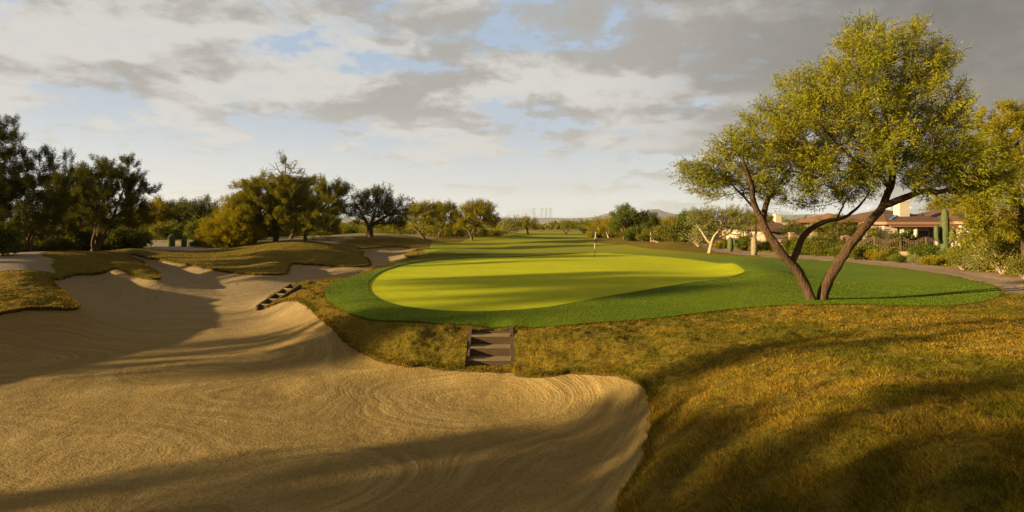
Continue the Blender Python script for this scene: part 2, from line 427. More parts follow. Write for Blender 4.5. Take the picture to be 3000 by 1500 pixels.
# bilinear lookups on the grid
lnR = np.log(RR)
def lookup(cols, x, y):
    r = np.hypot(x, y); th = np.arctan2(x, y)
    fi = np.interp(np.log(np.maximum(r, .61)), lnR, np.arange(NR)); i0 = np.clip(fi.astype(int), 0, NR-2); fr = fi-i0
    th = np.where(th < TH[0], th+2*np.pi, th)
    fj = np.interp(th, TH, np.arange(NT_)); j0 = np.clip(fj.astype(int), 0, NT_-2); fc = fj-j0
    res = []
    for c in cols:
        g = VV[:NR*NT_, c].reshape(NR, NT_)
        res.append((g[i0, j0]*(1-fr)+g[i0+1, j0]*fr)*(1-fc)+(g[i0, j0+1]*(1-fr)+g[i0+1, j0+1]*fr)*fc)
    return res
def gz(x, y):
    z, b, s = lookup([2, 4, 3], np.array([float(x)]), np.array([float(y)]))
    return float(s[0] if b[0] < 0 else z[0])

# ---- ground materials
def m_sand():
    t = NT('bunker_sand'); co = t.coord(); sd = t.attr('sd')
    big = t.noise(.28, co, 4, .6, .5); mid = t.noise(1.6, co, 4); fine = t.noise(38, co, 3, .7); lump = t.noise(17, co, 4, .6, .5)
    c = t.mix(t.ramp(big, [(.35, 0), (.68, 1)]), (.285, .186, .056), (.225, .145, .041))
    c = t.mix(t.ramp(mid, [(.4, 0), (.75, .55)]), c, (.30, .205, .07))
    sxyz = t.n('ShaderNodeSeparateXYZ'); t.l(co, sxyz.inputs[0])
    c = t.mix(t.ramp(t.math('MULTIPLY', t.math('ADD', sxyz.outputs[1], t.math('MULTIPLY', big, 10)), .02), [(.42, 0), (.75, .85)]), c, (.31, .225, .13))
    rk = t.attr('rake'); wob = t.math('MULTIPLY', t.noise(.5, co, 1, .5), .22)
    nr = t.math('SUBTRACT', 1, t.math('MULTIPLY', sd, -.55), clamp=True)          # close to the edge the rake follows the edge
    ph = t.math('ADD', t.math('ADD', rk, t.math('MULTIPLY', t.math('MULTIPLY', sd, .8), nr)), wob)
    fur = t.math('SINE', t.math('MULTIPLY', ph, 75))
    mid2 = t.math('SINE', t.math('ADD', t.math('MULTIPLY', ph, 21), t.math('MULTIPLY', t.noise(2.5, co, 3), 5)))
    msk = t.ramp(t.noise(.45, co, 3, .6, .8), [(.36, .15), (.58, 1)])
    streak = t.noise(3.0, t.n('ShaderNodeCombineXYZ').outputs[0], 4, .6)
    cbx = t.n('ShaderNodeCombineXYZ'); t.l(t.math('MULTIPLY', ph, 6.5), cbx.inputs[0]); t.l(t.math('MULTIPLY', big, 1.5), cbx.inputs[1])
    streak = t.noise(1.0, cbx.outputs[0], 4, .62)
    c = t.mix(t.math('MULTIPLY', t.ramp(streak, [(.45, 0), (.62, 1)]), t.math('MULTIPLY', msk, .8)), c, (.38, .265, .095))
    c = t.mix(t.math('MULTIPLY', t.ramp(streak, [(.30, 1), (.46, 0)]), t.math('MULTIPLY', msk, .5)), c, (.14, .09, .028))
    c = t.mix(t.ramp(fine, [(.35, .35), (.6, 0)]), c, (.14, .09, .028))
    c = t.mix(t.ramp(lump, [(.34, .5), (.5, 0)]), c, (.135, .085, .028))
    h = t.math('ADD', t.math('MULTIPLY', lump, 1.0), t.math('MULTIPLY', fine, .4))
    h = t.math('ADD', h, t.math('MULTIPLY', t.math('MULTIPLY', fur, msk), .04))
    h = t.math('ADD', h, t.math('MULTIPLY', t.math('MULTIPLY', mid2, msk), .03))
    h = t.math('ADD', h, t.math('MULTIPLY', streak, 1.1))
    return t.diffuse(c, t.bump(h, .85, .04), 1, .1)
def m_rough():
    t = NT('rough_turf'); co = t.coord()
    big = t.noise(.22, co, 4, .6, .6); mid = t.noise(1.4, co, 5, .65, .6); fine = t.noise(34, co, 4, .7); cl = t.noise(9, co, 4, .65)
    c = t.mix(t.ramp(big, [(.38, 0), (.62, 1)]), (.30, .19, .016), (.18, .15, .008))
    c = t.mix(t.ramp(mid, [(.42, 0), (.7, .8)]), c, (.32, .185, .025))
    c = t.mix(t.ramp(t.noise(.7, co, 3), [(.55, 0), (.72, .55)]), c, (.07, .09, .008))
    c = t.mix(t.ramp(cl, [(.35, .6), (.6, 0)]), c, (.035, .025, .003))  # shade between the grass clumps painted in as dark gaps
    c = t.mix(t.ramp(fine, [(.35, .45), (.65, 0)]), c, (.035, .03, .005))
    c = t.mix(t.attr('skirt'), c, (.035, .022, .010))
    h = t.math('ADD', cl, t.math('MULTIPLY', fine, .6))
    return t.diffuse(c, t.bump(h, 1.0, .08), 1, .1)
def m_fair():
    t = NT('fairway_turf'); co = t.coord()
    big = t.noise(.16, co, 3, .6); mid = t.noise(1.1, co, 4); fine = t.noise(60, co, 3, .75); sp = t.noise(24, co, 2, .8)
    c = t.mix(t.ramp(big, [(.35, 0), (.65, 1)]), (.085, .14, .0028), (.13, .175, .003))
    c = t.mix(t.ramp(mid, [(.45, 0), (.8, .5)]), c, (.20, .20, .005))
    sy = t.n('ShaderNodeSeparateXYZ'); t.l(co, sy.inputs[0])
    c = t.mix(t.ramp(t.math('MULTIPLY', t.math('ADD', sy.outputs[1], t.math('MULTIPLY', mid, 6)), .01), [(.46, 0), (.62, .85)]), c, (.30, .275, .004))  # far turf painted lighter and yellower to look sunlit
    c = t.mix(t.ramp(fine, [(.3, .55), (.6, 0)]), c, (.035, .06, .002))
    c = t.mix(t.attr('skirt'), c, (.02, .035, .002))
    c = t.mix(t.ramp(sp, [(.66, 0), (.76, .6)]), c, (.20, .21, .05))
    return t.diffuse(c, t.bump(t.math('ADD', fine, sp), .6, .015), 1, .12)
def m_green():
    t = NT('green_turf'); co = t.coord()
    s = t.noise(.25, co, 4, .6, 0, (.25, 2.2, 1)); f = t.noise(70, co, 2)
    m = t.noise(2.2, co, 4, .6, 0, (.18, 1.0, 1))
    c = t.mix(t.ramp(s, [(.35, 0), (.65, 1)]), (.48, .47, .002), (.39, .405, .002))
    c = t.mix(t.ramp(m, [(.45, 0), (.75, .5)]), c, (.47, .44, .003))
    c = t.mix(t.ramp(f, [(.3, .3), (.6, 0)]), c, (.25, .26, .002))
    e = t.math('ADD', t.math('MULTIPLY', t.attr('sd'), 1.0), t.math('MULTIPLY', t.math('SUBTRACT', t.noise(9, co, 3), .5), .35))
    c = t.mix(t.ramp(t.math('ADD', e, 1.0), [(.35, 0), (.93, .35), (1.0, .9)]), c, (.20, .235, .003))
    c = t.mix(t.ramp(t.noise(1.3, co, 5, .7), [(.48, 0), (.7, .5)]), c, (.30, .28, .003))
    gx_ = t.n('ShaderNodeSeparateXYZ'); t.l(co, gx_.inputs[0])
    stp = t.math('SINE', t.math('ADD', t.math('MULTIPLY', gx_.outputs[0], 1.1), t.math('MULTIPLY', gx_.outputs[1], 2.1)))
    c = t.mix(t.ramp(t.math('MULTIPLY_ADD', stp, .5, .5), [(.35, 0), (.65, .22)]), c, (.33, .35, .002))
    return t.diffuse(c, t.bump(f, .3, .006), 1, .1)
def m_path(name, a, b):
    t = NT(name); co = t.coord()
    c = t.mix(t.ramp(t.noise(.9, co, 5, .65), [(.35, 0), (.7, 1)]), a, b)
    c = t.mix(t.ramp(t.noise(60, co, 2), [(.4, .3), (.6, 0)]), c, tuple(x*.55 for x in a))
    return t.diffuse(c, t.bump(t.noise(50, co, 2), .3, .01), .95, .2)
def m_desert():
    t = NT('desert_ground'); co = t.coord()
    c = t.mix(t.ramp(t.noise(.35, co, 5, .6), [(.4, 0), (.62, 1)]), (.42, .28, .165), (.33, .21, .115))
    sdp = t.attr('sd')
    # green annual growth away from the bare verge of the path
    g = t.math('MULTIPLY', t.ramp(t.noise(.5, co, 5, .7), [(.42, 0), (.55, 1)]), t.ramp(t.math('MULTIPLY', sdp, .16), [(.18, 0), (.42, 1)]))
    c = t.mix(g, c, (.12, .135, .02))
    c = t.mix(t.ramp(t.noise(25, co, 4), [(.35, .5), (.6, 0)]), c, (.13, .085, .04))
    return t.diffuse(c, t.bump(t.noise(14, co, 5), .8, .05), 1, .1)
M_SAND, M_ROUGH, M_FAIR, M_GREEN = m_sand(), m_rough(), m_fair(), m_green()
ground_obj('bunker', t_b, M_SAND, zcol=3, attrs={'sd': 4, 'rake': 11})
ground_obj('putting_green', t_g, M_GREEN, attrs={'sd': 5})
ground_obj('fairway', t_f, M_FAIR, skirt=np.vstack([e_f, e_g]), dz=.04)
ground_obj('cart_path', t_p, m_path('path_asphalt', (.25, .175, .11), (.31, .22, .14)))
ground_obj('path', t_l, m_path('path_concrete', (.22, .165, .105), (.28, .21, .135)))
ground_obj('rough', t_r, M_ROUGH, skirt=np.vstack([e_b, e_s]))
ground_obj('ground', t_d, m_desert(), attrs={'sd': 7})

# ------------------------------------------------------------------ grass blades (uncountable)
def m_blades(name, cols, alt):
    t = NT(name); r = t.attr('rnd'); p = t.attr('patch')
    c = t.ramp(r, [(0, cols[0]), (.5, cols[1]), (1, cols[2])])
    c2 = t.ramp(r, [(0, alt[0]), (.5, alt[1]), (1, alt[2])])
    c = t.mix(p, c, c2)
    d = t.n('ShaderNodeBsdfDiffuse'); tr = t.n('ShaderNodeBsdfTranslucent'); mx = t.n('ShaderNodeMixShader'); mx.inputs[0].default_value = .3
    t.l(c, d.inputs[0]); t.l(c, tr.inputs[0]); t.l(d.outputs[0], mx.inputs[1]); t.l(tr.outputs[0], mx.inputs[2]); t.l(mx.outputs[0], t.out.inputs[0])
    return t.m
def blades(name, x, y, z, h, w, mat, label, lean=.5, patch=None):
    n = len(x); ang = rng.random(n)*2*np.pi; la = rng.random(n)*2*np.pi; ll = h*lean*rng.random(n)*1.6
    dx, dy = np.cos(ang)*w/2, np.sin(ang)*w/2
    P = np.empty((n, 3, 3))
    P[:, 0] = np.stack([x-dx, y-dy, z-.01], 1); P[:, 1] = np.stack([x+dx, y+dy, z-.01], 1)
    P[:, 2] = np.stack([x+np.cos(la)*ll, y+np.sin(la)*ll, z+h], 1)
    if patch is None: patch = fbm(x*.45, y*.45, 3)
    o = mesh_np(name, P.reshape(-1, 3), [np.arange(3*n).reshape(n, 3)], mat, fattrs={'rnd': rng.random(n), 'patch': patch})
    return tag(o, label, 'grass', kind='stuff')
N = 1000000
r_ = np.exp(rng.uniform(math.log(3.2), math.log(60), N)); t_ = np.radians(rng.uniform(-47, 47, N))
bx, by = np.sin(t_)*r_, np.cos(t_)*r_
zz, sb, sf, sp, sl, sr, ss = lookup([2, 4, 6, 7, 8, 9, 10], bx, by)
clump = fbm(bx*4.5, by*4.5, 3); cover = fbm(bx*.8, by*.8, 3)
ok = (sb > -.015) & (sf > .02) & (sp > 0) & (sl > 0) & (sr < 0) & (ss > .03) & (clump+.25*cover > .46+.22*rng.random(N)-.12)
bx, by, zz, rk, clump, sb, sf = bx[ok], by[ok], zz[ok], r_[ok], clump[ok], sb[ok], sf[ok]
bh = (.018+.055*np.clip(clump-.35, 0, 1)*2)*(.6+.8*rng.random(len(bx)))*np.where(rk < 30, 1, .8)
pt = sstep(.42, .62, fbm(bx*.32+5, by*.32, 3)*.55+fbm(bx*1.6, by*1.6+9, 3)*.45)
M_BL = m_blades('rough_blades', ((.06, .038, .004), (.24, .145, .011), (.56, .34, .045)), ((.03, .036, .002), (.105, .095, .006), (.25, .19, .015)))
blades('rough_grass', bx, by, zz, bh, np.maximum(.0055, rk*.0009), M_BL, 'golden and green tufted long grass on the banks round the bunker', 1.5, pt)
# fringe of blades hanging along the sand edge and the mown edge
def edge_blades(poly_pts, per_m, off, hgt, name, mat, label, rmax=70):
    A = poly_pts; B = np.roll(poly_pts, -1, 0); L = np.hypot(*(B-A).T)
    mid = (A+B)/2; dm = np.hypot(*mid.T)
    k = np.repeat(np.arange(len(A)), np.where(dm < rmax, (L*per_m*np.clip(14/np.maximum(dm, 4), .25, 2)).astype(int), 0))
    t = rng.random(len(k))[:, None]; P = A[k]*(1-t)+B[k]*t
    P = P + rng.normal(0, off, P.shape)
    z, s, f, ss = lookup([2, 4, 6, 10], P[:, 0], P[:, 1]); q = (s > -.06) & (f > -.06) & (ss > .03)
    P, z = P[q], z[q]; rk = np.hypot(*P.T)
    h = hgt*(.5+rng.random(len(P)))
    pt = sstep(.42, .62, fbm(P[:, 0]*.32+5, P[:, 1]*.32, 3)*.55+fbm(P[:, 0]*1.6, P[:, 1]*1.6+9, 3)*.45)
    blades(name, P[:, 0], P[:, 1], z-.01, h, np.maximum(.008, rk*.0012), mat, label, 1.1, pt)
edge_blades(PB, 700, .07, .045, 'edge_grass', M_BL, 'shaggy fringe of grass overhanging the sand edge')
# short dense collar grass on the near fairway
N = 260000
r_ = np.exp(rng.uniform(math.log(15), math.log(34), N)); t_ = np.radians(rng.uniform(-26, 44, N))
bx, by = np.sin(t_)*r_, np.cos(t_)*r_
zz, sb, sf, sg = lookup([2, 4, 6, 5], bx, by); ok = (sf < -.01) & (sg > .03) & (sb > 0)
bx, by, zz, rk = bx[ok], by[ok], zz[ok], r_[ok]
M_FB = m_blades('fairway_blades', ((.03, .06, .002), (.08, .13, .003), (.17, .21, .012)), ((.04, .06, .002), (.11, .15, .004), (.24, .26, .03)))
blades('fairway_grass', bx, by, zz+.04, .022*(.5+rng.random(len(bx))), rk*.0010, M_FB, 'short dense green grass of the collar round the putting green', .8)

edge_src = [(PF, 500, .035, .05, 'mown_edge_grass', 'longer blades standing along the edge of the mown turf')]
for P_, pm, of, hh, nm, lb in edge_src:
    A_ = P_; B_ = np.roll(P_, -1, 0); L_ = np.hypot(*(B_-A_).T); dm_ = np.hypot(*((A_+B_)/2).T)
    k_ = np.repeat(np.arange(len(A_)), np.where(dm_ < 48, (L_*pm*np.clip(14/dm_, .3, 1)).astype(int), 0)); t_ = rng.random(len(k_))[:, None]
    Q_ = A_[k_]*(1-t_)+B_[k_]*t_+rng.normal(0, of, (len(k_), 2)); z_, s_, l_ = lookup([2, 4, 10], Q_[:, 0], Q_[:, 1]); m_ = (s_ > .02) & (l_ > 0); Q_, z_ = Q_[m_], z_[m_]
    blades(nm, Q_[:, 0], Q_[:, 1], z_-.01, hh*(.5+rng.random(len(Q_))), np.maximum(.006, np.hypot(*Q_.T)*.0010), M_BL, lb, .8, np.full(len(Q_), .95))
def litter():
    n = 5200; r = np.exp(rng.uniform(math.log(4), math.log(26), n)); t = np.radians(rng.uniform(-47, 47, n)); x, y = np.sin(t)*r, np.cos(t)*r
    zb, zs, sb = lookup([2, 3, 4], x, y); on = sb < -.05; z = np.where(on, zs, zb+.03)
    keep = (~on & (rng.random(n) < .8)) | (on & (sb > -1.2) & (rng.random(n) < .35)) | (on & (rng.random(n) < .06)); x, y, z = x[keep], y[keep], z[keep]; n = len(x)
    a = rng.random(n)*6.28; L = .010+.02*rng.random(n); AX = np.stack([np.cos(a), np.sin(a), .25*rng.normal(size=n)], 1)
    o = leaf_mesh('leaf_litter', np.stack([x, y, z+.006], 1), AX, L, L*.4, M_LIT, None, rng, 0)
    tag(o, 'small dry leaves and bits scattered on the sand edge and rough', 'leaf litter', kind='stuff')
M_LIT = mat_flat('dry_leaf', (.12, .07, .028), (.06, .04, .015), 20, .9)
# ================================================================== VEGETATION
class Grow:
    def __init__(s, seed): s.P = []; s.par = []; s.man = []; s.r = np.random.default_rng(seed)
    def limb(s, pts, r0, r1, start=-1, step=.3):
        pts = [np.array(p, float) for p in pts]
        L = [0]
        for a, b in zip(pts, pts[1:]): L.append(L[-1]+np.linalg.norm(b-a))
        n = max(2, int(L[-1]/step)); S = np.linspace(0, L[-1], n+1)
        Q = np.stack([np.interp(S, L, [p[k] for p in pts]) for k in range(3)], 1)
        # soften corners
        for _ in range(2): Q[1:-1] = (Q[:-2]+2*Q[1:-1]+Q[2:])/4
        Q[1:-1] += s.r.normal(0, .012*step/.3, Q[1:-1].shape)
        par = start
        for i, q in enumerate(Q):
            if i == 0 and start >= 0: continue
            s.P.append(q); s.par.append(par); s.man.append(r0+(r1-r0)*(S[i]/L[-1])**1.5); par = len(s.P)-1
        return par
    def nearest(s, q):
        A = np.array(s.P); return int(np.argmin(((A-np.array(q))**2).sum(1)))
    def fill(s, targets, step=.28, up=.12, wob=.05, bias=.25):
        cap = len(s.P)+len(targets)*40
        A = np.zeros((cap, 3)); D = np.zeros(cap); n = len(s.P)
        A[:n] = np.array(s.P)
        for i in range(n): D[i] = 0 if s.par[i] < 0 else D[s.par[i]]+np.linalg.norm(A[i]-A[s.par[i]])
        low = n*0+0
        ok = np.ones(cap, bool); zmin = A[:n, 2].min(); hgt = A[:n, 2].max()-zmin
        ok[:n] = A[:n, 2] > zmin+.38*hgt if s.trunk_clear else True
        d0 = ((targets[:, None]-A[None, :n])**2).sum(-1).min(1); order = np.argsort(d0)
        for ti in order:
            t = targets[ti]
            dd = np.sqrt(((A[:n]-t)**2).sum(1)) + bias*D[:n]*.35 + np.where(ok[:n], 0, 1e3)
            dd += np.maximum(0, A[:n, 2]-t[2])*.5
            k = int(np.argmin(dd)); p = A[k]; L = np.linalg.norm(t-p)
            if L < step*.5: continue
            m = min(38, max(1, int(L/step)))
            pd = (p-A[s.par[k]]) if s.par[k] >= 0 else np.array([0, 0, 1.])
            pd = pd/(np.linalg.norm(pd)+1e-9)
            c = p+pd*L*.35+np.array([0, 0, up*L]); par = k
            for j in range(1, m+1):
                q = j/m; x = (1-q)**2*p+2*q*(1-q)*c+q*q*t + s.r.normal(0, wob*step, 3)*(1 if j < m else 0)
                if n >= cap: break
                A[n] = x; s.P.append(x); s.par.append(par); s.man.append(0); D[n] = D[par]+L/m; ok[n] = True; par = n; n += 1
        return s
    trunk_clear = True
    def radii(s, tip=.006, p=2.4):
        n = len(s.P); R_ = np.zeros(n); kids = [[] for _ in range(n)]
        for i, q in enumerate(s.par):
            if q >= 0: kids[q].append(i)
        acc = np.zeros(n)
        for i in range(n-1, -1, -1):
            if not kids[i]: acc[i] = tip**p
            if s.par[i] >= 0: acc[s.par[i]] += acc[i]
        R_ = acc**(1/p); R_ = np.where(np.array(s.man) > 0, np.maximum(np.array(s.man), np.minimum(R_, np.array(s.man)*1.25)), R_)
        s.kids = kids; s.R = R_; return R_
    def mesh(s, minr=0):
        A = np.array(s.P); R_ = s.R; V = []; FQ = []; off = 0
        heads = [i for i, q in enumerate(s.par) if q < 0]; stack = list(heads); 
        while stack:
            i = stack.pop(); ch = [i] if s.par[i] < 0 else [s.par[i], i]
            k = i
            while s.kids[k]:
                ks = sorted(s.kids[k], key=lambda q: -R_[q]); stack += ks[1:]; k = ks[0]; ch.append(k)
            if len(ch) < 2: continue
            P = A[ch]; r = R_[ch].copy()
            if s.par[i] >= 0: r[0] = min(r[0], r[1]*1.25)
            if r.max() < minr: continue
            r[-1] *= .4
            T = np.gradient(P, axis=0); T /= np.linalg.norm(T, axis=1)[:, None]+1e-9
            ref = np.array([.31, .52, .8]) if abs(T[0] @ np.array([.31, .52, .8])) < .9 else np.array([1, 0, 0.])
            a = np.cross(T, ref); a /= np.linalg.norm(a, axis=1)[:, None]+1e-9; b = np.cross(T, a)
            k_ = 10 if r.max() > .08 else (5 if r.max() > .025 else 3)
            an = np.arange(k_)*2*np.pi/k_
            rw = r[:, None]*(1+ (.10*np.sin(an*3+P[:, 2:3]*2.3)+.05*np.sin(an*5-P[:, 2:3]*4) if k_ == 10 else 0*an))
            ring = P[:, None]+rw[..., None]*(np.cos(an)[None, :, None]*a[:, None]+np.sin(an)[None, :, None]*b[:, None])
            m = len(ch); V.append(ring.reshape(-1, 3))
            ii, jj = np.meshgrid(np.arange(m-1), np.arange(k_), indexing='ij'); j2 = (jj+1) % k_
            FQ.append((off+np.stack([ii*k_+jj, ii*k_+j2, (ii+1)*k_+j2, (ii+1)*k_+jj], -1)).reshape(-1, 4)); off += m*k_
        return np.vstack(V), np.vstack(FQ)
def leaf_mesh(name, C, AX, L, W, mat, parent, r, droop=.15):
    """diamond leaves: centre points C, axes AX (unit), lengths, widths"""
    n = len(C); AX = AX/(np.linalg.norm(AX, axis=1)[:, None]+1e-9)
    S = np.cross(AX, r.normal(size=(n, 3))); S /= np.linalg.norm(S, axis=1)[:, None]+1e-9
    L = L[:, None]; W = W[:, None]
    P = np.empty((n, 4, 3)); P[:, 0] = C; P[:, 1] = C+AX*L*.45+S*W/2; P[:, 2] = C+AX*L; P[:, 3] = C+AX*L*.45-S*W/2
    P[:, 2, 2] -= (L*droop)[:, 0]
    return mesh_np(name, P.reshape(-1, 3), [np.arange(4*n).reshape(n, 4)], mat, parent, fattrs={'rnd': r.random(n)**1.0})
def blob_pts(blobs, n, r, shell=2.2, clump=.48):
    """points spread through a union of ellipsoids: ((cx,cy,cz),(rx,ry,rz)[,weight])"""
    vol = np.array([b[1][0]*b[1][1]*b[1][2]*(b[2] if len(b) > 2 else 1) for b in blobs])**.8; vol /= vol.sum()
    k = r.choice(len(blobs), n, p=vol); d = r.normal(size=(n, 3)); d /= np.linalg.norm(d, axis=1)[:, None]
    q = r.random(n)**(1/shell)
    P = np.array([blobs[i][0] for i in k], float)+d*q[:, None]*np.array([blobs[i][1] for i in k], float)
    if clump:                                  # gather points into tufts with gaps between
        m = max(12, n//9); Cc = P[:m]; out = P.copy(); sz = np.array([blobs[i][1] for i in k], float)
        for a in range(m, n, 400):
            dd = ((P[a:a+400, None]-Cc[None])**2).sum(-1); j = dd.argmin(1)
            out[a:a+400] = P[a:a+400]*(1-clump)+Cc[j]*clump
        # stray shoots beyond the outline
        st = r.random(n) < .15; cen = np.array([blobs[i][0] for i in k], float)
        out[st] += (out[st]-cen[st])*(.12+.22*r.random(st.sum()))[:, None]
        P = out
    return P
litter()
BARK_DARK = mat_bark('bark_dark', (.155, .098, .050), (.045, .026, .012))
BARK_HERO = mat_bark('bark_warm', (.125, .072, .034), (.022, .012, .005))
BARK_PALE = mat_bark('bark_pale', (.50, .37, .22), (.27, .19, .11))
LEAF = {
 'gold': mat_leaf('foliage_golden', (.085, .095, .008), (.185, .182, .014), (.34, .26, .02)),
 'hero': mat_leaf('foliage_mesquite', (.075, .095, .008), (.17, .19, .015), (.33, .27, .02)),
 'olive': mat_leaf('foliage_olive', (.060, .072, .009), (.13, .135, .016), (.24, .20, .022), .38),
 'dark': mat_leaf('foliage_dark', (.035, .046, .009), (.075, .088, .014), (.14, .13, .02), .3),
 'shade': mat_leaf('foliage_shaded', (.032, .038, .008), (.070, .076, .013), (.13, .12, .02), .35),  # shade on the left trees put into a darker leaf colour
 'yellow': mat_leaf('foliage_yellow', (.11, .11, .008), (.23, .195, .012), (.33, .25, .016), .4),
 'pale': mat_leaf('foliage_greygreen', (.11, .12, .035), (.20, .20, .055), (.30, .265, .07), .3),
 'green': mat_leaf('foliage_green', (.045, .07, .008), (.09, .12, .012), (.16, .17, .018), .3),
}
def tree(name, label, cat, x, y, limbs, blobs, n_t, n_leaf, L, W, leaf, bark, group=None, seed=1, step=.3, shell=2.2, minr=0, up=.12,
         clus=8, spread=.12, rise=.1, outb=.6, tip=.006, wob=.05, bare=None, zoff=0):
    """limbs: list of (points, r0, r1, start_point or None) in world space; blobs in world space"""
    z0 = gz(x, y)+zoff; base = np.array([x, y, z0]); g = Grow(seed); r = g.r
    for pts, r0, r1, st in limbs:
        pts = [np.array(p, float)-base for p in pts]
        k = g.nearest(np.array(st)-base) if st is not None else -1
        if k >= 0: pts = [g.P[k]]+pts[1:] if np.linalg.norm(pts[0]-g.P[k]) < .5 else [g.P[k]]+pts
        else: pts[0][2] = min(pts[0][2], -.15)
        g.limb(pts, r0, r1, k, step)
    B = [((np.array(b[0])-base), *b[1:]) for b in blobs]
    T = blob_pts(B, n_t, r, shell)
    g.trunk_clear = True
    g.fill(T, step, up, wob); g.radii(tip)
    root = empty(name, (x, y, z0), label, cat, group)
    V, FQ = g.mesh(minr); mesh_np('trunk', V, [FQ], bark, root, smooth=True)
    if n_leaf:
        A = np.array(g.P); par = np.array(g.par); tw = np.where((g.R < tip*2.6) & (par >= 0) & (np.array(g.man) == 0))[0]
        if bare is not None:                       # leafless region
            q = A[tw]+base; tw = tw[[not bare(p, r) for p in q]]
        nc = n_leaf//clus; k = r.choice(tw, nc)
        td = A[k]-A[par[k]]; td /= np.linalg.norm(td, axis=1)[:, None]+1e-9
        cc = A[tw].mean(0); cc[2] -= .25*A[:, 2].max(); ov = A[k]-cc; ov /= np.linalg.norm(ov, axis=1)[:, None]+1e-9
        td = td*.6+ov*.55+r.normal(0, .25, (nc, 3))+np.array([0, 0, rise]); td /= np.linalg.norm(td, axis=1)[:, None]+1e-9
        C = A[k]+r.normal(0, spread*.55, (nc, 3))
        along = np.tile(np.linspace(0, 1, clus), nc)[:, None]*spread*4.2
        C = np.repeat(C, clus, 0)+np.repeat(td, clus, 0)*along+r.normal(0, spread*.22, (nc*clus, 3))
        AX = np.repeat(td, clus, 0)*outb+r.normal(0, .6, (nc*clus, 3))+np.array([0, 0, .08])
        n = len(C)
        leaf_mesh('crown', C, AX, L*(.6+.8*r.random(n)), W*(.7+.6*r.random(n)), LEAF[leaf], root, r)
    return root

# ---- the big tree at the right
HD = 20.3
def hp(u, v, dd=0): return atd(u, v, HD+dd)
hb = hp(2056, 757); hx, hy = hb[0], hb[1]
def hpl(L): return [hp(*p) for p in L]
hl = [
 (hpl([(2046,760,0),(2036,738,0),(2026,717,-.05),(2005,677,-.1),(1981,656,-.15),(1959.5,627,-.2),(1946,605,-.25),(1927.5,587,-.3),(1922,563,-.3),(1909,539,-.3),(1898,520,-.4),(1890,501,-.5),(1894,477,-.7),(1885,440,-1.0),(1870,410,-1.3)]), .178, .05, None),
 (hpl([(2067,760,0),(2070,735,.1),(2073,718,.1),(2084,697,.2),(2109,664,.3),(2130,627,.4),(2162,589,.6),(2189,557,.7),(2210,531,.8),(2226,509,.9),(2234,483,1.0),(2246,455,1.1),(2250,410,1.1),(2235,350,1.0),(2225,280,.8),(2215,200,.6)]), .185, .03, None),
 (hpl([(1981,656,-.15),(2002,650,-.1),(2005,627,.1),(2015.5,600,.3),(2026,584,.5),(2047.5,573,.8),(2077,555,1.2),(2111.5,552,1.6),(2138,541,1.9),(2165,515,2.2),(2195,470,2.4)]), .12, .018, hp(1990,664,-.12)),
 (hpl([(1922,563,-.3),(1922,535,0),(1925,509,.3),(1941,493,.7),(1965,460,1.1),(1990,420,1.4)]), .10, .035, hp(1920,560,-.3)),
 (hpl([(1909,539,-.3),(1880,505,.4),(1850,470,1.0),(1810,440,1.2)]), .05, .02, hp(1905,535,-.3)),
 (hpl([(2226,509,.9),(2234,512,.9),(2261,504,.8),(2282,496,.6),(2306,480,.3),(2341,480,-.2),(2375.5,485,-.6),(2420,470,-1.0),(2460,440,-1.3)]), .13, .04, hp(2222,513,.9)),
 (hpl([(2246,455,1.1),(2210,440,.2),(2160,410,-.8),(2110,370,-1.4),(2070,320,-1.8)]), .085, .025, hp(2240,470,1.05)),
 (hpl([(2250,410,1.1),(2290,370,1.8),(2330,320,2.2),(2350,250,2.2)]), .08, .02, hp(2249,420,1.1)),
 (hpl([(2306,480,.3),(2330,440,-.6),(2350,380,-1.2),(2340,320,-1.6)]), .07, .02, hp(2300,484,.35)),
 (hpl([(2235,350,1.0),(2190,300,.2),(2160,240,-.4),(2140,170,-.5)]), .06, .02, hp(2236,355,1.0)),
 (hpl([(2225,280,.8),(2260,220,.2),(2280,160,0),(2270,110,0)]), .05, .015, hp(2226,285,.8)),
 (hpl([(2111.5,552,1.6),(2120,520,2.0),(2138,480,2.6)]), .04, .010, hp(2105,552,1.5)),
]
S_ = HD/F
def hbl(u, v, ru, rv, dd=0, rd=None, w=1): return (hp(u+(6 if u < 1900 else 0), v+9, dd), (ru*S_*.93, (rd if rd else max(ru, rv)*S_*.95), rv*S_*.92), w)
hblobs = [hbl(1795,425,88,60,0,1.4), hbl(1760,440,60,42,.2,1.0), hbl(1880,385,95,75,0,1.9), hbl(1870,455,105,50,.3,1.7), hbl(1975,330,105,105,0,2.2), hbl(2040,250,80,90,.2,1.7),
  hbl(2030,420,120,80,0,2.5), hbl(2130,330,140,130,-.3,2.8), hbl(2130,200,105,95,0,2.1), hbl(2200,130,110,70,0,1.8), hbl(2160,90,55,40,0,1.0), hbl(2280,100,55,45,0,1.0), hbl(2270,230,110,110,.3,2.3),
  hbl(2330,170,48,85,0,1.2), hbl(2290,350,120,110,0,2.5), hbl(2370,300,50,60,0,1.3), hbl(2400,390,95,75,-.4,2.0), hbl(2440,450,110,70,-.6,2.0), hbl(2180,450,120,60,.5,2.3,.6),
  hbl(2330,430,110,60,0,2.3,.8), hbl(2070,500,80,30,1.2,1.2,.45), hbl(1960,490,60,28,.6,1.2,.4)]
tree('mesquite_tree', 'large golden green tree with a forked trunk standing on the fairway edge', 'tree', hx, hy, hl, hblobs,
     3700, 120000, .165, .027, 'hero', BARK_HERO, seed=11, step=.26, shell=2.0, clus=11, spread=.115, tip=.0062, up=.10, outb=.75)

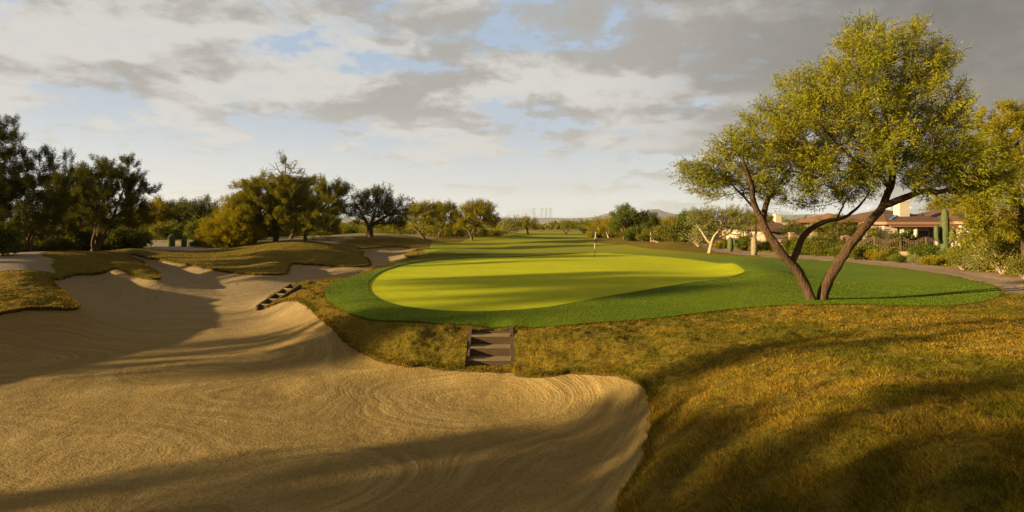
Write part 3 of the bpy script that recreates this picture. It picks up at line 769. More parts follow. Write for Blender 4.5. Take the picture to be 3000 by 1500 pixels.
# ---- generic tree helper in picture terms
def ptree(name, label, ub, vb, d, crowns, leaf='olive', bark=BARK_DARK, lean=0, n_t=None, n_leaf=None, group=None, seed=1, trunks=2, tr=.16, L=None, W=None,
          shell=2.2, rd=1.0, fork=.35, bare=None, limbs=None, cat='tree', dens=1.0, up=.12, rise=.1, tip=None):
    """crowns: (u, v, ru, rv[, dd]) ellipses in picture units at distance d"""
    ds = d*np.linspace(.80, 1.30, 60); zs = lookup([2], (ub-CU)/F*ds, ds)[0]; vs = HV+(EYE-zs)/ds*F
    cost = np.abs(vs-vb)+np.abs(ds-d)/d*12; d = float(ds[np.argmin(cost)])
    s = d/F; x = (ub-CU)*s; y = d; z0 = gz(x, y); r = np.random.default_rng(seed+500)
    bl = [(atd(c[0], c[1], d+(c[4] if len(c) > 4 else 0)), (c[2]*s*1.04, max(c[2], c[3])*s*rd, c[3]*s*1.04)) for c in crowns]
    cz = [b[0] for b in bl]
    size = sum(c[2]*c[3] for c in crowns)          # picture area
    px = d/559.0                                     # metres per rendered pixel
    L = L or max(.11, px*1.8); W = W or max(.024, px*.42)
    if n_leaf is None:
        area = size*math.pi*(.3975**2); n_leaf = int(dens*area*2.7/ (L*W*.5*.5/px**2))
    n_leaf = int(min(90000, max(1500, n_leaf)))
    n_t = n_t or int(min(900, max(90, n_leaf/45)))
    if limbs is None:
        limbs = []
        H = max(c[2] for c in cz)-z0
        for i in range(trunks):
            tgt = cz[i % len(cz)]+r.normal(0, .2, 3)*bl[i % len(cz)][1][0]
            b = np.array([x+lean*0+r.normal(0, tr*.6), y+r.normal(0, tr*.4), z0-.1])
            f = fork*H
            p1 = b+np.array([(tgt[0]-x)*.12+lean*f*.5+r.normal(0, .08)*f, r.normal(0, .1)*f, f*.55])
            p2 = b+np.array([(tgt[0]-x)*.38+lean*f+r.normal(0, .12)*f, (tgt[1]-y)*.3+r.normal(0, .1)*f, f*1.1])
            e = b*.15+tgt*.85; e[2] = max(e[2], p2[2]+.2)
            limbs.append(([b, p1, p2, (p2+e)/2+r.normal(0, .08, 3)*H*.3, e], tr*(1 if i == 0 else .75), tr*.22, None))
    else:
        limbs = [([atd(u, v, d+dd) for u, v, dd in pts], r0, r1, None if st is None else atd(*st[:2], d+st[2])) for pts, r0, r1, st in limbs]
        limbs[0][0][0][2] = z0-.1
    st = max(.3, px*2.2)
    return tree(name, label, cat, x, y, limbs, bl, n_t, n_leaf, L, W, leaf, bark, group, seed, st, shell, px*.10, up, 8, max(.10, px*1.3), rise, .6, tip or max(.006, px*.11), bare=bare)

# left side, in the shade
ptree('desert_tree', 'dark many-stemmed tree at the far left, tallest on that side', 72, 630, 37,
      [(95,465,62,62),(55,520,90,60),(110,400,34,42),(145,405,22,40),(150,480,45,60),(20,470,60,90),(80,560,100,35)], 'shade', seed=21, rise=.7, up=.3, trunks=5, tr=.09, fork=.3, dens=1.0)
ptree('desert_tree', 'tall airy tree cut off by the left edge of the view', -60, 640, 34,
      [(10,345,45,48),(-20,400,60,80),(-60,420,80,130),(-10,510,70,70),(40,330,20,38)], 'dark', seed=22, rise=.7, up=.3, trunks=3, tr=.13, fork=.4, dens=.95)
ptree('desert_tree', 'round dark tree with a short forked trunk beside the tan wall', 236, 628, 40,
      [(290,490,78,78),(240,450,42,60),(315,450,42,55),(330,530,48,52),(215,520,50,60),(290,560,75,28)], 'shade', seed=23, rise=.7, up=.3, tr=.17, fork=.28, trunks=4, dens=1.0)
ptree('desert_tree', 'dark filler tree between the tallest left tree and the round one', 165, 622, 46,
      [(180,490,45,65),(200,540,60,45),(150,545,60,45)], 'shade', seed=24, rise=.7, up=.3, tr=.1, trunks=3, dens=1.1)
ptree('palo_verde_tree', 'small yellow-green tree behind the two barrel cacti', 377, 594, 72,
      [(375,545,48,24),(400,530,36,22),(350,560,35,20)], 'yellow', seed=25, tr=.16, trunks=3)
ptree('desert_tree', 'broad dark tree beyond the hedge at the pale path', 500, 596, 88,
      [(500,535,48,38),(470,550,42,34),(530,545,26,26)], 'dark', seed=26, tr=.2, trunks=3)
ptree('desert_tree', 'slim pale-topped tree left of the broad dark tree', 440, 594, 84,
      [(440,528,20,26),(445,560,30,26),(405,520,9,20),(412,556,25,26)], 'olive', seed=27, tr=.12, trunks=2)
# central left group
def bare_top(p, r): return p[2] > EYE+(HV-447)/F*56 and r.random() < .96
ptree('palo_verde_tree', 'tallest tree of the central group with a bare twiggy top', 691, 607, 56,
      [(716,452,58,68),(716,430,46,48),(685,475,72,55),(745,485,70,60),(650,525,70,48),(710,540,80,45)], 'olive', seed=31, tr=.26, trunks=3, fork=.45, bare=bare_top, dens=1.0, n_t=1100, rise=.4, tip=.020,
      limbs=[([(693,612,0),(696,590,0),(690,570,0),(700,548,0),(712,520,0),(716,480,0),(717,440,0)],.27,.06,None),([(700,548,0),(680,525,.5),(655,500,1)],.12,.04,(700,548,0)),([(712,520,0),(740,500,-.5),(760,480,-1)],.12,.04,(712,520,0)),
             ([(717,455,0),(700,425,.3),(690,405,.3)],.05,.02,(717,455,0)),([(717,455,0),(735,425,-.3),(750,408,-.3)],.05,.02,(717,455,0)),([(717,440,0),(718,415,0),(720,398,0)],.05,.02,(717,440,0))])
ptree('palo_verde_tree', 'wide olive tree leaning right from the central group', 729, 601, 59,
      [(790,510,68,56),(830,490,42,34),(760,545,60,34),(835,545,32,38),(858,478,22,16)], 'olive', seed=32, tr=.22, dens=1.0, rise=.35,
      limbs=[([(729,604,0),(738,585,0),(745,568,0),(760,560,0),(785,545,0),(815,520,0),(845,495,0)],.24,.05,None),([(745,568,0),(750,540,0),(765,515,0)],.13,.04,(745,568,0))])
ptree('palo_verde_tree', 'low crooked tree in front of the wide olive tree', 768, 606, 55,
      [(790,560,55,26),(750,570,35,20),(830,565,30,22)], 'olive', seed=33, tr=.18, dens=.8,
      limbs=[([(770,608,0),(766,595,0),(772,582,0),(765,570,0),(755,558,0)],.19,.06,None),([(770,585,0),(785,578,0),(800,565,0)],.1,.05,(772,584,0))])
ptree('palo_verde_tree', 'feathery yellow-green tree at the left flank of the central group', 640, 612, 54,
      [(640,492,46,46),(615,530,56,46),(595,570,58,38),(650,560,64,42)], 'yellow', seed=34, tr=.14, trunks=4, dens=1.1, rise=.4)
ptree('willow_bush', 'big drooping yellow-green bush beside the pale path', 560, 622, 52,
      [(560,585,45,38),(590,565,40,34),(530,598,32,28),(610,595,45,30),(580,605,60,22)], 'yellow', seed=35, tr=.08, trunks=5, dens=.9, cat='bush')
ptree('ironwood_tree', 'rounded grey twiggy tree with one thick dark trunk on the mound', 931, 596, 64,
      [(955,525,62,46),(990,535,36,40),(910,530,38,40),(940,500,40,28),(1000,560,28,22)], 'dark', seed=36, rise=.4, tr=.42, dens=.55, n_t=900,
      limbs=[([(931,600,0),(930,585,0),(930,573,0)],.46,.40,None),([(930,573,0),(945,560,0),(965,548,0),(995,530,0)],.25,.07,(930,574,0)),
             ([(930,573,0),(920,555,0),(905,530,0),(893,510,0)],.22,.06,(930,574,0)),([(930,573,0),(940,545,-.5),(950,510,-1)],.2,.05,(930,574,0)),([(945,560,0),(985,562,1),(1010,558,2)],.1,.04,(945,560,0))])
ptree('mesquite_tree', 'golden tree with a trunk leaning left, right of the rounded grey tree', 1068, 602, 74,
      [(1062,540,38,26),(1045,530,24,20),(1085,530,28,20)], 'gold', seed=37, tr=.2, limbs=[([(1068,603,0),(1064,594,0),(1054,584,0),(1045,578,0),(1038,565,0)],.24,.10,None),([(1055,585,0),(1064,573,0),(1070,555,0)],.15,.06,(1054,584,0))])
ptree('mesquite_tree', 'olive golden tree in the middle of the row left of the fairway', 1106, 598, 80,
      [(1118,542,34,26),(1130,530,24,18),(1100,555,24,18)], 'olive', seed=38, tr=.2, trunks=2)
ptree('mesquite_tree', 'broad golden tree with a forked trunk at the row end by the fairway', 1186, 600, 78,
      [(1195,542,48,28),(1205,525,32,18),(1225,555,28,24),(1165,555,26,20)], 'gold', seed=39, tr=.22,
      limbs=[([(1187,603,0),(1187,594,0),(1182,585,0),(1170,572,0),(1165,555,0)],.24,.08,None),([(1186,590,0),(1194,578,0),(1205,560,0),(1210,540,0)],.18,.06,(1187,592,0))])
# far centre
ptree('desert_tree', 'grey-green bushy tree where the far fairway narrows on the left', 1276, 590, 120, [(1280,572,20,16),(1290,562,12,10)], 'pale', seed=41, tr=.2)
ptree('mesquite_tree', 'lone golden tree with a thin leaning trunk, left of the far fairway', 1328, 590, 135, [(1322,562,20,12),(1338,566,16,9)], 'gold', seed=42, tr=.3,
      limbs=[([(1329,591,0),(1327,583,0),(1325,575,0),(1322,565,0)],.30,.14,None)])
ptree('desert_tree', 'small bare-branched tree standing alone on the far fairway', 1423, 592, 128, [(1428,572,16,8)], 'olive', seed=43, tr=.2, dens=.5,
      limbs=[([(1423,593,0),(1423,587,0),(1416,580,0),(1412,573,0)],.24,.10,None),([(1423,587,0),(1430,580,0),(1438,573,0)],.18,.08,(1423,587,0))])
ptree('desert_tree', 'dark green round tree right of the far fairway end', 1467, 588, 145, [(1466,570,17,11)], 'green', seed=44, tr=.25)
ptree('palo_verde_tree', 'yellow tree with pale stems behind the flag', 1505, 594, 112, [(1502,571,20,13),(1512,564,12,8)], 'yellow', BARK_PALE, seed=45, tr=.2, trunks=3)
ptree('palo_verde_tree', 'yellow tree between the flag and the tall olive tree', 1532, 597, 104, [(1532,568,20,15),(1522,575,14,10)], 'yellow', BARK_PALE, seed=46, tr=.2, trunks=3)
ptree('desert_tree', 'tall olive green tree with pale forked stems beside the cart path', 1572, 601, 88, [(1570,550,25,24),(1577,535,17,13),(1556,565,18,17),(1590,560,16,20)], 'green', BARK_PALE, seed=47, tr=.24, trunks=3, dens=1.1)
ptree('evergreen_oak', 'dense dark rounded tree right of the tall olive tree', 1615, 602, 86, [(1618,565,32,26),(1630,572,22,24),(1600,560,18,22),(1612,585,36,13)], 'dark', seed=48, tr=.25, trunks=2, dens=1.4)
ptree('palo_verde_tree', 'pale yellow tree behind the far house wall, right of the dark one', 1680, 603, 110, [(1675,568,22,12),(1695,558,16,12)], 'yellow', seed=49, tr=.2, trunks=2)
ptree('pepper_tree', 'weeping green tree behind the pale-limbed tree', 1728, 606, 92, [(1728,556,20,24),(1722,570,20,18)], 'green', seed=50, tr=.25, trunks=2, dens=1.3)
ptree('desert_tree', 'dark tree peeping between the weeping tree and the pale-limbed tree', 1760, 608, 88, [(1762,556,24,18),(1772,572,20,18)], 'dark', seed=51, tr=.2, trunks=2, dens=1.2)
ptree('palo_verde_tree', 'pale-limbed spreading tree beside the cart path', 1784, 637, 53,
      [(1765,555,28,24),(1800,550,32,26),(1840,545,34,26),(1815,575,30,14),(1858,570,26,20),(1745,545,12,20)], 'pale', BARK_PALE, seed=52, dens=.62, n_t=700,
      limbs=[([(1783,639,0),(1787,625,0),(1789.5,613,0)],.17,.14,None),([(1789.5,613,0),(1779,609,0),(1769,588,.4),(1753,567,.8),(1745,548,1)],.10,.03,(1789.5,613,0)),
             ([(1789.5,613,0),(1792,603,0),(1796.5,592,-.3),(1812,578,-.8),(1815,560,-1)],.11,.04,(1789.5,613,0)),
             ([(1789.5,613,0),(1803,604,0),(1819,592,.2),(1834.6,589,.3),(1848,571,.5),(1860,552,.5)],.12,.04,(1789.5,613,0)),([(1834,589,.3),(1855,592,.5),(1872,586,.6)],.06,.03,(1834,589,.3))])
ptree('mesquite_tree', 'olive tree crowding behind the left stem of the forked tree', 1895, 612, 72, [(1880,560,40,26),(1900,545,26,16)], 'olive', seed=53, tr=.2, trunks=3, dens=.9)
ptree('desert_tree', 'dark green garden tree in front of the roof with the small chimney', 2010, 618, 70, [(2008,580,26,22),(1995,592,24,14)], 'dark', seed=54, tr=.16, trunks=2, dens=1.1)
ptree('mesquite_tree', 'thin golden tree between the middle limb and the right stem', 2085, 634, 52, [(2078,585,36,26),(2105,575,32,24)], 'olive', seed=55, tr=.10, trunks=3, dens=.9)
ptree('mesquite_tree', 'thin golden tree left of the tiled patio roof', 2160, 634, 55, [(2160,590,34,24),(2185,600,26,20)], 'gold', seed=56, tr=.10, trunks=3, dens=.8)
ptree('palo_verde_tree', 'tall tree rising behind the white chimney house', 2405, 640, 78, [(2400,515,52,32),(2370,525,30,20),(2450,520,40,40)], 'gold', seed=57, tr=.2, trunks=3, dens=.7)
ptree('mesquite_tree', 'leafy golden tree at the right edge hanging over the shrubs', 2600, 700, 28,
      [(2500,330,42,62),(2550,300,40,50),(2545,400,80,80),(2500,470,70,70),(2560,540,90,70),(2480,560,55,55),(2590,360,60,80)], 'gold', seed=58, tr=.2, trunks=4, dens=.85, L=.15, W=.034)

# off to the left, outside the view: the trees whose shadows reach the sand
def shade_tree(x, y, h, w, seed, lo=.45, hi=.80):
    r = np.random.default_rng(seed); z0 = gz(x, y)
    bl = [((x+r.normal(0, w*.3), y+r.normal(0, w*.3), z0+h*(lo+(hi-lo)*r.random())), (w*(.5+.3*r.random()), w*(.5+.3*r.random()), h*(.22 if lo < .6 else .06))) for _ in range(6)]
    lm = [([(x, y, z0-.1), (x+r.normal(0, .2), y, z0+h*.25), tuple(np.array(b[0])*.8+np.array([x, y, z0+h*.4])*.2)], .2, .05, None) for b in bl[:3]]
    return lm, bl
proto = None
SHADE = [(-28,-6.5,9,4.0),(-33,-11,9.5,3.6),(-24,-10.5,8.5,3.2),(-36,-8.0,10,3.4),(-31,-2.5,7,2.2),(-20,-7.5,8,2.8),(-25,-4.5,7.8,3.2),(-31,-2,10,2.4),
 (-36,7.5,7.0,2.0),(-46,26,11.5,2.4),(-60,44,9,3.4),(-54,24,7.0,2.2),(-66,52,9,3)]
for i, (x, y, h, w, lab) in enumerate([(-80,-6.5,20,2.4,'unseen tall tree added to streak the green with shade, nearest of the tall four'), (-82,-2.5,20.5,3.0,'unseen tall tree added to streak the green with shade, second of the tall four'),
    (-79,1.5,19,2.6,'unseen tall tree added to streak the green with shade, third of the tall four'), (-84,-12,18.5,2.2,'unseen tall tree added to streak the green with shade, standing off to one side')]):
    lm, bl = shade_tree(x, y, h, w, 140+i, .84, .95)  # added out of view, crowns set high so their shade streaks the green
    tree('tall_shade_tree', lab, 'tree', x, y, lm, bl, 200, 5200, .34, .15, 'olive', BARK_DARK, 'unseen tall trees added to streak the green with shade', 140+i, .6, minr=.01)
PR = {}
for i, (x, y, h, w) in enumerate(SHADE):
    big = h > 12.5; k = (big, i % 2)
    lab = 'tall thin-leaved tree in the far belt left of the bunker' if big else 'olive tree in the near belt left of the bunker'
    grp = 'tall trees in the far belt at the left' if big else 'trees in the near belt at the left'
    if k not in PR:
        lm, bl = shade_tree(x, y, h, w, 80+i)
        PR[k] = (tree('desert_tree', lab, 'tree', x, y, lm, bl, 260, 3000 if big else 8500, .42 if big else .26, .17 if big else .11, 'olive', BARK_DARK, grp, 80+i, .45, minr=.01), w, h)
    else:
        o, w0, h0 = PR[k]; copy_thing(o, (x, y, gz(x, y)), i*1.7, (w/w0, w/w0, h/h0), lab, 'tree', grp)

# ---- shrubs: a few kinds, copied
def shrub_proto(kind, leaf, n, L, W, seed, stems=14, pale=False, h=1.0, w=1.0, gaps=.3):
    r = np.random.default_rng(seed); mb_V = []; mb_F = []; off = 0; tips = []
    for i in range(stems):
        a = r.random()*2*np.pi; e = R(25)+R(60)*r.random(); Ls = (.55+.45*r.random())
        dirv = np.array([math.cos(a)*math.cos(e)*w, math.sin(a)*math.cos(e)*w, math.sin(e)*h])
        m = 6; P = np.array([dirv*Ls*t+np.array([0, 0, .12*math.sin(t*3)])+r.normal(0, .02, 3)*t for t in np.linspace(0, 1, m)])
        tips += [P[2], P[3], P[4], P[5], P[5]]
        rad = np.linspace(.022, .006, m); ring = []
        T = np.gradient(P, axis=0); T /= np.linalg.norm(T, axis=1)[:, None]; aa = np.cross(T, [.3, .5, .81]); aa /= np.linalg.norm(aa, axis=1)[:, None]; bb = np.cross(T, aa)
        for k in range(3):
            an = k*2*np.pi/3; ring.append(P+rad[:, None]*(aa*math.cos(an)+bb*math.sin(an)))
        mb_V.append(np.stack(ring, 1).reshape(-1, 3))
        ii, jj = np.meshgrid(np.arange(m-1), np.arange(3), indexing='ij'); j2 = (jj+1) % 3
        mb_F.append((off+np.stack([ii*3+jj, ii*3+j2, (ii+1)*3+j2, (ii+1)*3+jj], -1)).reshape(-1, 4)); off += m*3
    root = empty(kind, (0, 0, -50), 'x', 'shrub')
    mesh_np('stem', np.vstack(mb_V), [np.vstack(mb_F)], BARK_PALE if pale else BARK_DARK, root, smooth=True)
    tips = np.array(tips); k = r.integers(0, len(tips), n); d = r.normal(size=(n, 3)); d /= np.linalg.norm(d, axis=1)[:, None]
    C = tips[k]+d*gaps*r.random(n)[:, None]**.6; C[:, 2] = np.abs(C[:, 2])+.01
    AX = C/ (np.linalg.norm(C, axis=1)[:, None]+.2)*.9+r.normal(0, .5, (n, 3))+np.array([0, 0, .3])
    leaf_mesh('foliage', C, AX, L*(.6+.8*r.random(n)), W*(.7+.6*r.random(n)), LEAF[leaf], root, r, .05)
    return root
PROTO = {
 'olive': shrub_proto('shrub', 'olive', 5200, .10, .045, 1),
 'green': shrub_proto('shrub', 'green', 5200, .10, .05, 2, h=.85),
 'yellow': shrub_proto('shrub', 'yellow', 4200, .10, .045, 3, h=.8),
 'dark': shrub_proto('shrub', 'dark', 5600, .11, .06, 4),
 'shade': shrub_proto('shrub', 'shade', 4200, .11, .06, 5, h=.7),
 'pale': shrub_proto('shrub', 'pale', 2200, .08, .03, 6, stems=26, pale=True, gaps=.22),
 'creo': shrub_proto('shrub', 'olive', 3600, .07, .03, 8, stems=34, pale=True, h=1.1, gaps=.25),
}
USED = set()
def shrub(kind, u, v, zg, size, label, group=None, hs=1.0, cat='shrub', d=None):
    if d is None: x, y, _ = at(u, v, zg)
    else: x, y = (u-CU)/F*d, d
    p = PROTO[kind]; z = gz(x, y)-.04
    rz = random.random()*6.28
    if kind not in USED:
        USED.add(kind); p.location = (x, y, z); p.rotation_euler = (0, 0, rz); p.scale = (size, size, size*hs); tag(p, label, cat, group); return p
    return copy_thing(p, (x, y, z), rz, (size, size, size*hs), label, cat, group)
def row(kinds, pts, label, group, cat='shrub', zg=1.2):
    for i, (u, v, size) in enumerate(pts):
        shrub(kinds[i % len(kinds)], u, v, zg, size, label, group, hs=.8+.4*random.random(), cat=cat)
# right, by the house: individually described
shrub('dark', 2275, 640, 1.2, 1.75, 'large dark leafy shrub in front of the house columns', hs=1.05)
shrub('green', 2330, 645, 1.2, 1.2, 'green shrub between the large dark shrub and the saguaro')
shrub('olive', 2235, 650, 1.2, 1.0, 'olive shrub left of the large dark leafy shrub')
shrub('green', 2405, 654, 1.2, 1.1, 'green shrub at the right foot of the saguaro')
shrub('olive', 2440, 662, 1.2, 1.6, 'tall olive shrub right of the saguaro', hs=1.2)
shrub('creo', 2420, 676, 1.15, 1.15, 'low dark shrub nearest the path below the saguaro')
shrub('pale', 2462, 680, 1.15, 1.3, 'bare white-stemmed brittle shrub by the bend of the path')
shrub('creo', 2520, 688, 1.15, 2.1, 'wispy shrub with pale stems near the right edge', hs=1.15)
shrub('dark', 2560, 686, 1.15, 2.0, 'dark twiggy shrub cut by the right edge', hs=1.1)
shrub('creo', 2575, 700, 1.15, 1.1, 'small wispy shrub closest to the path at the right edge')
shrub('olive', 2500, 668, 1.15, 2.2, 'broad olive shrub behind the wispy one at the right', hs=1.2)
shrub('yellow', 2370, 662, 1.2, .8, 'low yellow-green shrub on the verge left of the saguaro')
shrub('pale', 2300, 662, 1.2, .75, 'small grey shrub on the verge below the large dark shrub')
row(['olive', 'green', 'yellow'], [(2150,650,1.1),(2175,648,1.3),(2205,652,.9),(2120,646,1.0),(2260,658,.8),(2340,664,.8),(2225,655,.8)],
    'low bushy shrub on the verge between the right stem and the house', 'shrubs on the verge by the house')
row(['green', 'olive', 'dark'], [(2025,640,1.2),(2050,641,1.3),(2075,642,1.1),(2098,643,1.2),(2010,637,1.4),(1990,636,1.3),(2040,634,1.5),(2080,634,1.6)],
    'low dark green shrub seen between the two stems of the forked tree', 'shrubs between the stems')
row(['yellow', 'olive', 'pale', 'green'], [(1810,624,.9),(1825,622,1.0),(1845,628,.8),(1860,622,1.2),(1880,629,.8),(1900,631,.9),(1915,627,1.2),(1935,631,1.1),(1955,632,1.0),(1870,619,1.3)],
    'low yellow-green shrub along the path between the cactus stumps', 'shrubs among the cactus stumps')
shrub('pale', 1758, 622, 1.2, 2.6, 'big grey-stemmed shrub left of the pale-limbed tree', hs=.9)
row(['dark', 'olive'], [(1665,612,2.2),(1690,614,2.3),(1712,615,2.3),(1735,615,1.8)], 'rounded clipped shrub in the row under the far fence', 'shrubs under the far fence')
row(['olive', 'green', 'dark'], [(1585,604,1.8),(1598,606,2.0),(1612,606,2.2),(1628,608,2.2),(1642,608,2.0)], 'low dark shrub under the dense dark rounded tree', 'shrubs under the dark tree')
row(['yellow', 'olive'], [(1490,594,2.4),(1508,597,2.0),(1522,598,2.2),(1540,600,2.4),(1556,601,2.2),(1480,590,2.6)], 'yellowish scrub under the trees behind the flag', 'scrub behind the flag')
# central left
row(['olive', 'yellow', 'green'], [(845,604,2.0),(862,601,2.2),(880,602,1.8),(800,604,1.6),(820,604,1.8),(785,603,1.4)], 'scrubby bush between the crooked tree and the thick-trunked tree', 'bushes between the tree groups')
row(['yellow', 'olive', 'yellow'], [(960,592,2.6),(985,592,2.8),(1008,593,2.8),(1030,594,2.6),(1085,595,2.2),(1130,596,2.4),(1150,596,2.4),(1215,596,2.2),(1235,594,2.6),(1248,592,2.8),(1050,594,2.4)],
    'yellow-green bush behind the row of trees left of the fairway', 'bushes behind the fairway trees')
row(['dark', 'shade'], [(650,612,1.7),(672,610,1.9),(620,618,1.6),(700,607,1.4),(715,604,1.3)], 'dark leafy bush at the foot of the central group', 'bushes at the foot of the central group')
row(['green', 'dark'], [(505,628,1.0),(525,629,1.2),(548,630,1.1),(572,630,1.0),(595,629,1.0)], 'low green bush where the pale path meets the grass', 'bushes by the pale path')
row(['green', 'olive', 'dark'], [(400,607,2.2),(420,608,2.4),(440,608,2.4),(460,608,2.4),(480,608,2.4),(498,609,2.2),(515,608,2.4)], 'bush of the hedge across the end of the pale path', 'hedge bushes at the pale path')
# left, shaded
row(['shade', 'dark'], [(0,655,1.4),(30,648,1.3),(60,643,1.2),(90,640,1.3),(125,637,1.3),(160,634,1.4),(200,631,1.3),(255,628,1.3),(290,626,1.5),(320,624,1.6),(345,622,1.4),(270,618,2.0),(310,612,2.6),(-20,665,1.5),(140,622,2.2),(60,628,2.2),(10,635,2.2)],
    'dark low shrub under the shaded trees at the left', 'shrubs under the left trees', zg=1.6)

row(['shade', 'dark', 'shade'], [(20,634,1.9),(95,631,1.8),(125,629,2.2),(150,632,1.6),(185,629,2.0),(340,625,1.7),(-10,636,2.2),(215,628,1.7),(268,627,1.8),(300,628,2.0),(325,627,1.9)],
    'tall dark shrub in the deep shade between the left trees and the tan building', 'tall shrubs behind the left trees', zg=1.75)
# far scrub and wood: reads as one mass
def far_wood():
    r = np.random.default_rng(91); n = 90000
    V = []
    k = 360; cx = r.uniform(-230, 260, k); cy = 205+r.random(k)**.7*190+np.abs(cx)*-.12; ch = 2.4+2.6*r.random(k); cw = 3+4*r.random(k)
    keep = ~((np.abs(cx-12-cy*.03) < 15) & (cy < 195)); cx, cy, ch, cw = cx[keep], cy[keep], ch[keep], cw[keep]; k = len(cx)
    i = r.integers(0, k, n); d = r.normal(size=(n, 3)); d /= np.linalg.norm(d, axis=1)[:, None]; d[:, 2] = np.abs(d[:, 2])
    q = r.random(n)[:, None]**.4
    C = np.stack([cx[i], cy[i], np.full(n, 1.0)], 1)+d*q*np.stack([cw[i], cw[i], ch[i]], 1)
    o = leaf_mesh('distant_wood', C, r.normal(size=(n, 3)), .9+.9*r.random(n), .45+.4*r.random(n), LEAF['olive'], None, r)
    tag(o, 'far belt of desert trees and scrub closing the view beyond the fairway', 'trees', kind='stuff')
far_wood()
# belt of scrub filling the desert behind the left row and behind the houses
def scrub_belt(name, label, pts, seed, n, leaf):
    r = np.random.default_rng(seed); pts = np.array(pts, float); k = len(pts)
    i = r.integers(0, k, n); d = r.normal(size=(n, 3)); d /= np.linalg.norm(d, axis=1)[:, None]; d[:, 2] = np.abs(d[:, 2])
    q = r.random(n)[:, None]**.4; g = groundG(pts[:, 0], pts[:, 1])
    C = np.stack([pts[i, 0], pts[i, 1], g[i]], 1)+d*q*np.stack([pts[i, 2], pts[i, 2], pts[i, 3]], 1)
    s = np.hypot(C[:, 0], C[:, 1])/559
    o = leaf_mesh(name, C, r.normal(size=(n, 3)), s*(1.6+1.6*r.random(n)), s*(.7+.7*r.random(n)), LEAF[leaf], None, r)
    tag(o, label, 'scrub', kind='stuff')
r9 = np.random.default_rng(5)
scrub_belt('desert_scrub', 'mass of desert scrub and low trees behind the row left of the fairway', [(-14-60*r9.random()**1.3-.0*q, 100+100*r9.random(), 3+2*r9.random(), 1.6+1.6*r9.random()) for q in range(130)], 6, 40000, 'olive')
scrub_belt('hillside_scrub', 'mass of scrub and low trees far behind the pale path', [(-40-70*r9.random(), 88+50*r9.random(), 3+2*r9.random(), 3+2.5*r9.random()) for q in range(80)], 7, 26000, 'dark')
scrub_belt('garden_greenery', 'mass of trees and scrub behind the houses at the right', [(38+75*r9.random(), 100+70*r9.random(), 3+2*r9.random(), 3+2.5*r9.random()) for q in range(90)], 8, 26000, 'olive')
# green ground cover along the path side
def cover():
    r = np.random.default_rng(12); n = 60000
    x = r.uniform(14, 55, n); y = r.uniform(24, 80, n); sp, sr, z = lookup([7, 9, 2], x, y)
    m = (sr > .3) & (sp > 1.6) & (fbm(x*.8, y*.8, 3) > .47)
    x, y, z = x[m], y[m], z[m]; n = len(x)
    C = np.stack([x, y, z+.1*r.random(n)], 1)
    o = leaf_mesh('ground_cover', C, r.normal(size=(n, 3))+np.array([0, 0, .6]), .12+.16*r.random(n), .06+.07*r.random(n), LEAF['yellow'], None, r)
    tag(o, 'low green annual plants covering the ground behind the cart path', 'ground cover', kind='stuff')
cover()

# ---- cacti
M_CACT = mat_flat('cactus_skin', (.095, .105, .028), (.055, .068, .02), 5, .8, .4, 60, .01)
M_CACT2 = mat_flat('cactus_weathered', (.30, .22, .11), (.16, .14, .06), 3, .9, .5, 40, .01)
def saguaro():
    d = 44; x = (2377-CU)/F*d; z = gz(x, d); s = d/F
    root = empty('saguaro_cactus', (x, d, z), 'tall green saguaro with several raised arms in front of the house', 'cactus')
    H = (637-508)*s
    m = MB(); hs = [0, .15, .5, .8, .93, .98, 1.0]; rs = [.26, .30, .31, .28, .22, .13, .03]
    m.ribbed([(0, 0, H*q) for q in hs], rs); m.build('stem', M_CACT, root, True)
    for (dx, dy, z0, z1, bow) in ((-.75, -.1, .36, .68, .30), (-.42, .25, .40, .62, .2), (.55, -.15, .38, .66, .25), (.28, -.35, .34, .60, .2), (.72, .3, .42, .58, .2)):
        m = MB(); p = [(0, 0, z0*H), (dx*.55, dy*.55, z0*H-.05), (dx*.92, dy*.92, z0*H+.12), (dx, dy, z0*H+.4), (dx, dy, z1*H-.25), (dx, dy, z1*H-.08), (dx, dy, z1*H)]
        m.ribbed(p, [.13, .15, .17, .18, .17, .12, .02], 10); m.build('arm', M_CACT, root, True)
saguaro()
def stump(u, v, vt, d, w, mat, label, name='saguaro_cactus', grp=None, cat='cactus'):
    x = (u-CU)/F*d; z = gz(x, d); H = (EYE-(vt-HV)/F*d)-z
    root = empty(name, (x, d, z), label, cat, grp)
    m = MB(); m.ribbed([(0, 0, -.1), (0, 0, H*.3), (.02, 0, H*.75), (.02, 0, H*.93), (.02, 0, H)], [w*.9, w, w*.95, w*.7, w*.15], 12)
    m.build('stem', mat, root, True)
    m = MB()
    for k in range(5): m.tube([(math.cos(k*1.3)*w*.2, math.sin(k*1.3)*w*.2, H-.03), (math.cos(k*1.3)*w*.4, math.sin(k*1.3)*w*.4, H+.07)], [.03, .012], 6)
    m.build('tip', M_CACT2, root)
stump(1837, 626, 596, 58, .30, M_CACT, 'dark green cactus column left of the weathered stump, nearer of two')
stump(1846, 620, 598, 62, .24, M_CACT, 'slimmer dark cactus column just behind the nearer one')
stump(1897, 636, 594, 51, .28, M_CACT2, 'pale weathered cactus stump at the edge of the cart path')
stump(1681, 612, 597, 78, .28, M_CACT2, 'short tan cactus stump in front of the far fence')
stump(431, 609, 591, 66, .42, M_CACT, 'left barrel cactus silhouetted at the pale path', 'barrel_cactus')
stump(463, 610, 593, 64, .30, M_CACT, 'right barrel cactus silhouetted at the pale path', 'barrel_cactus')

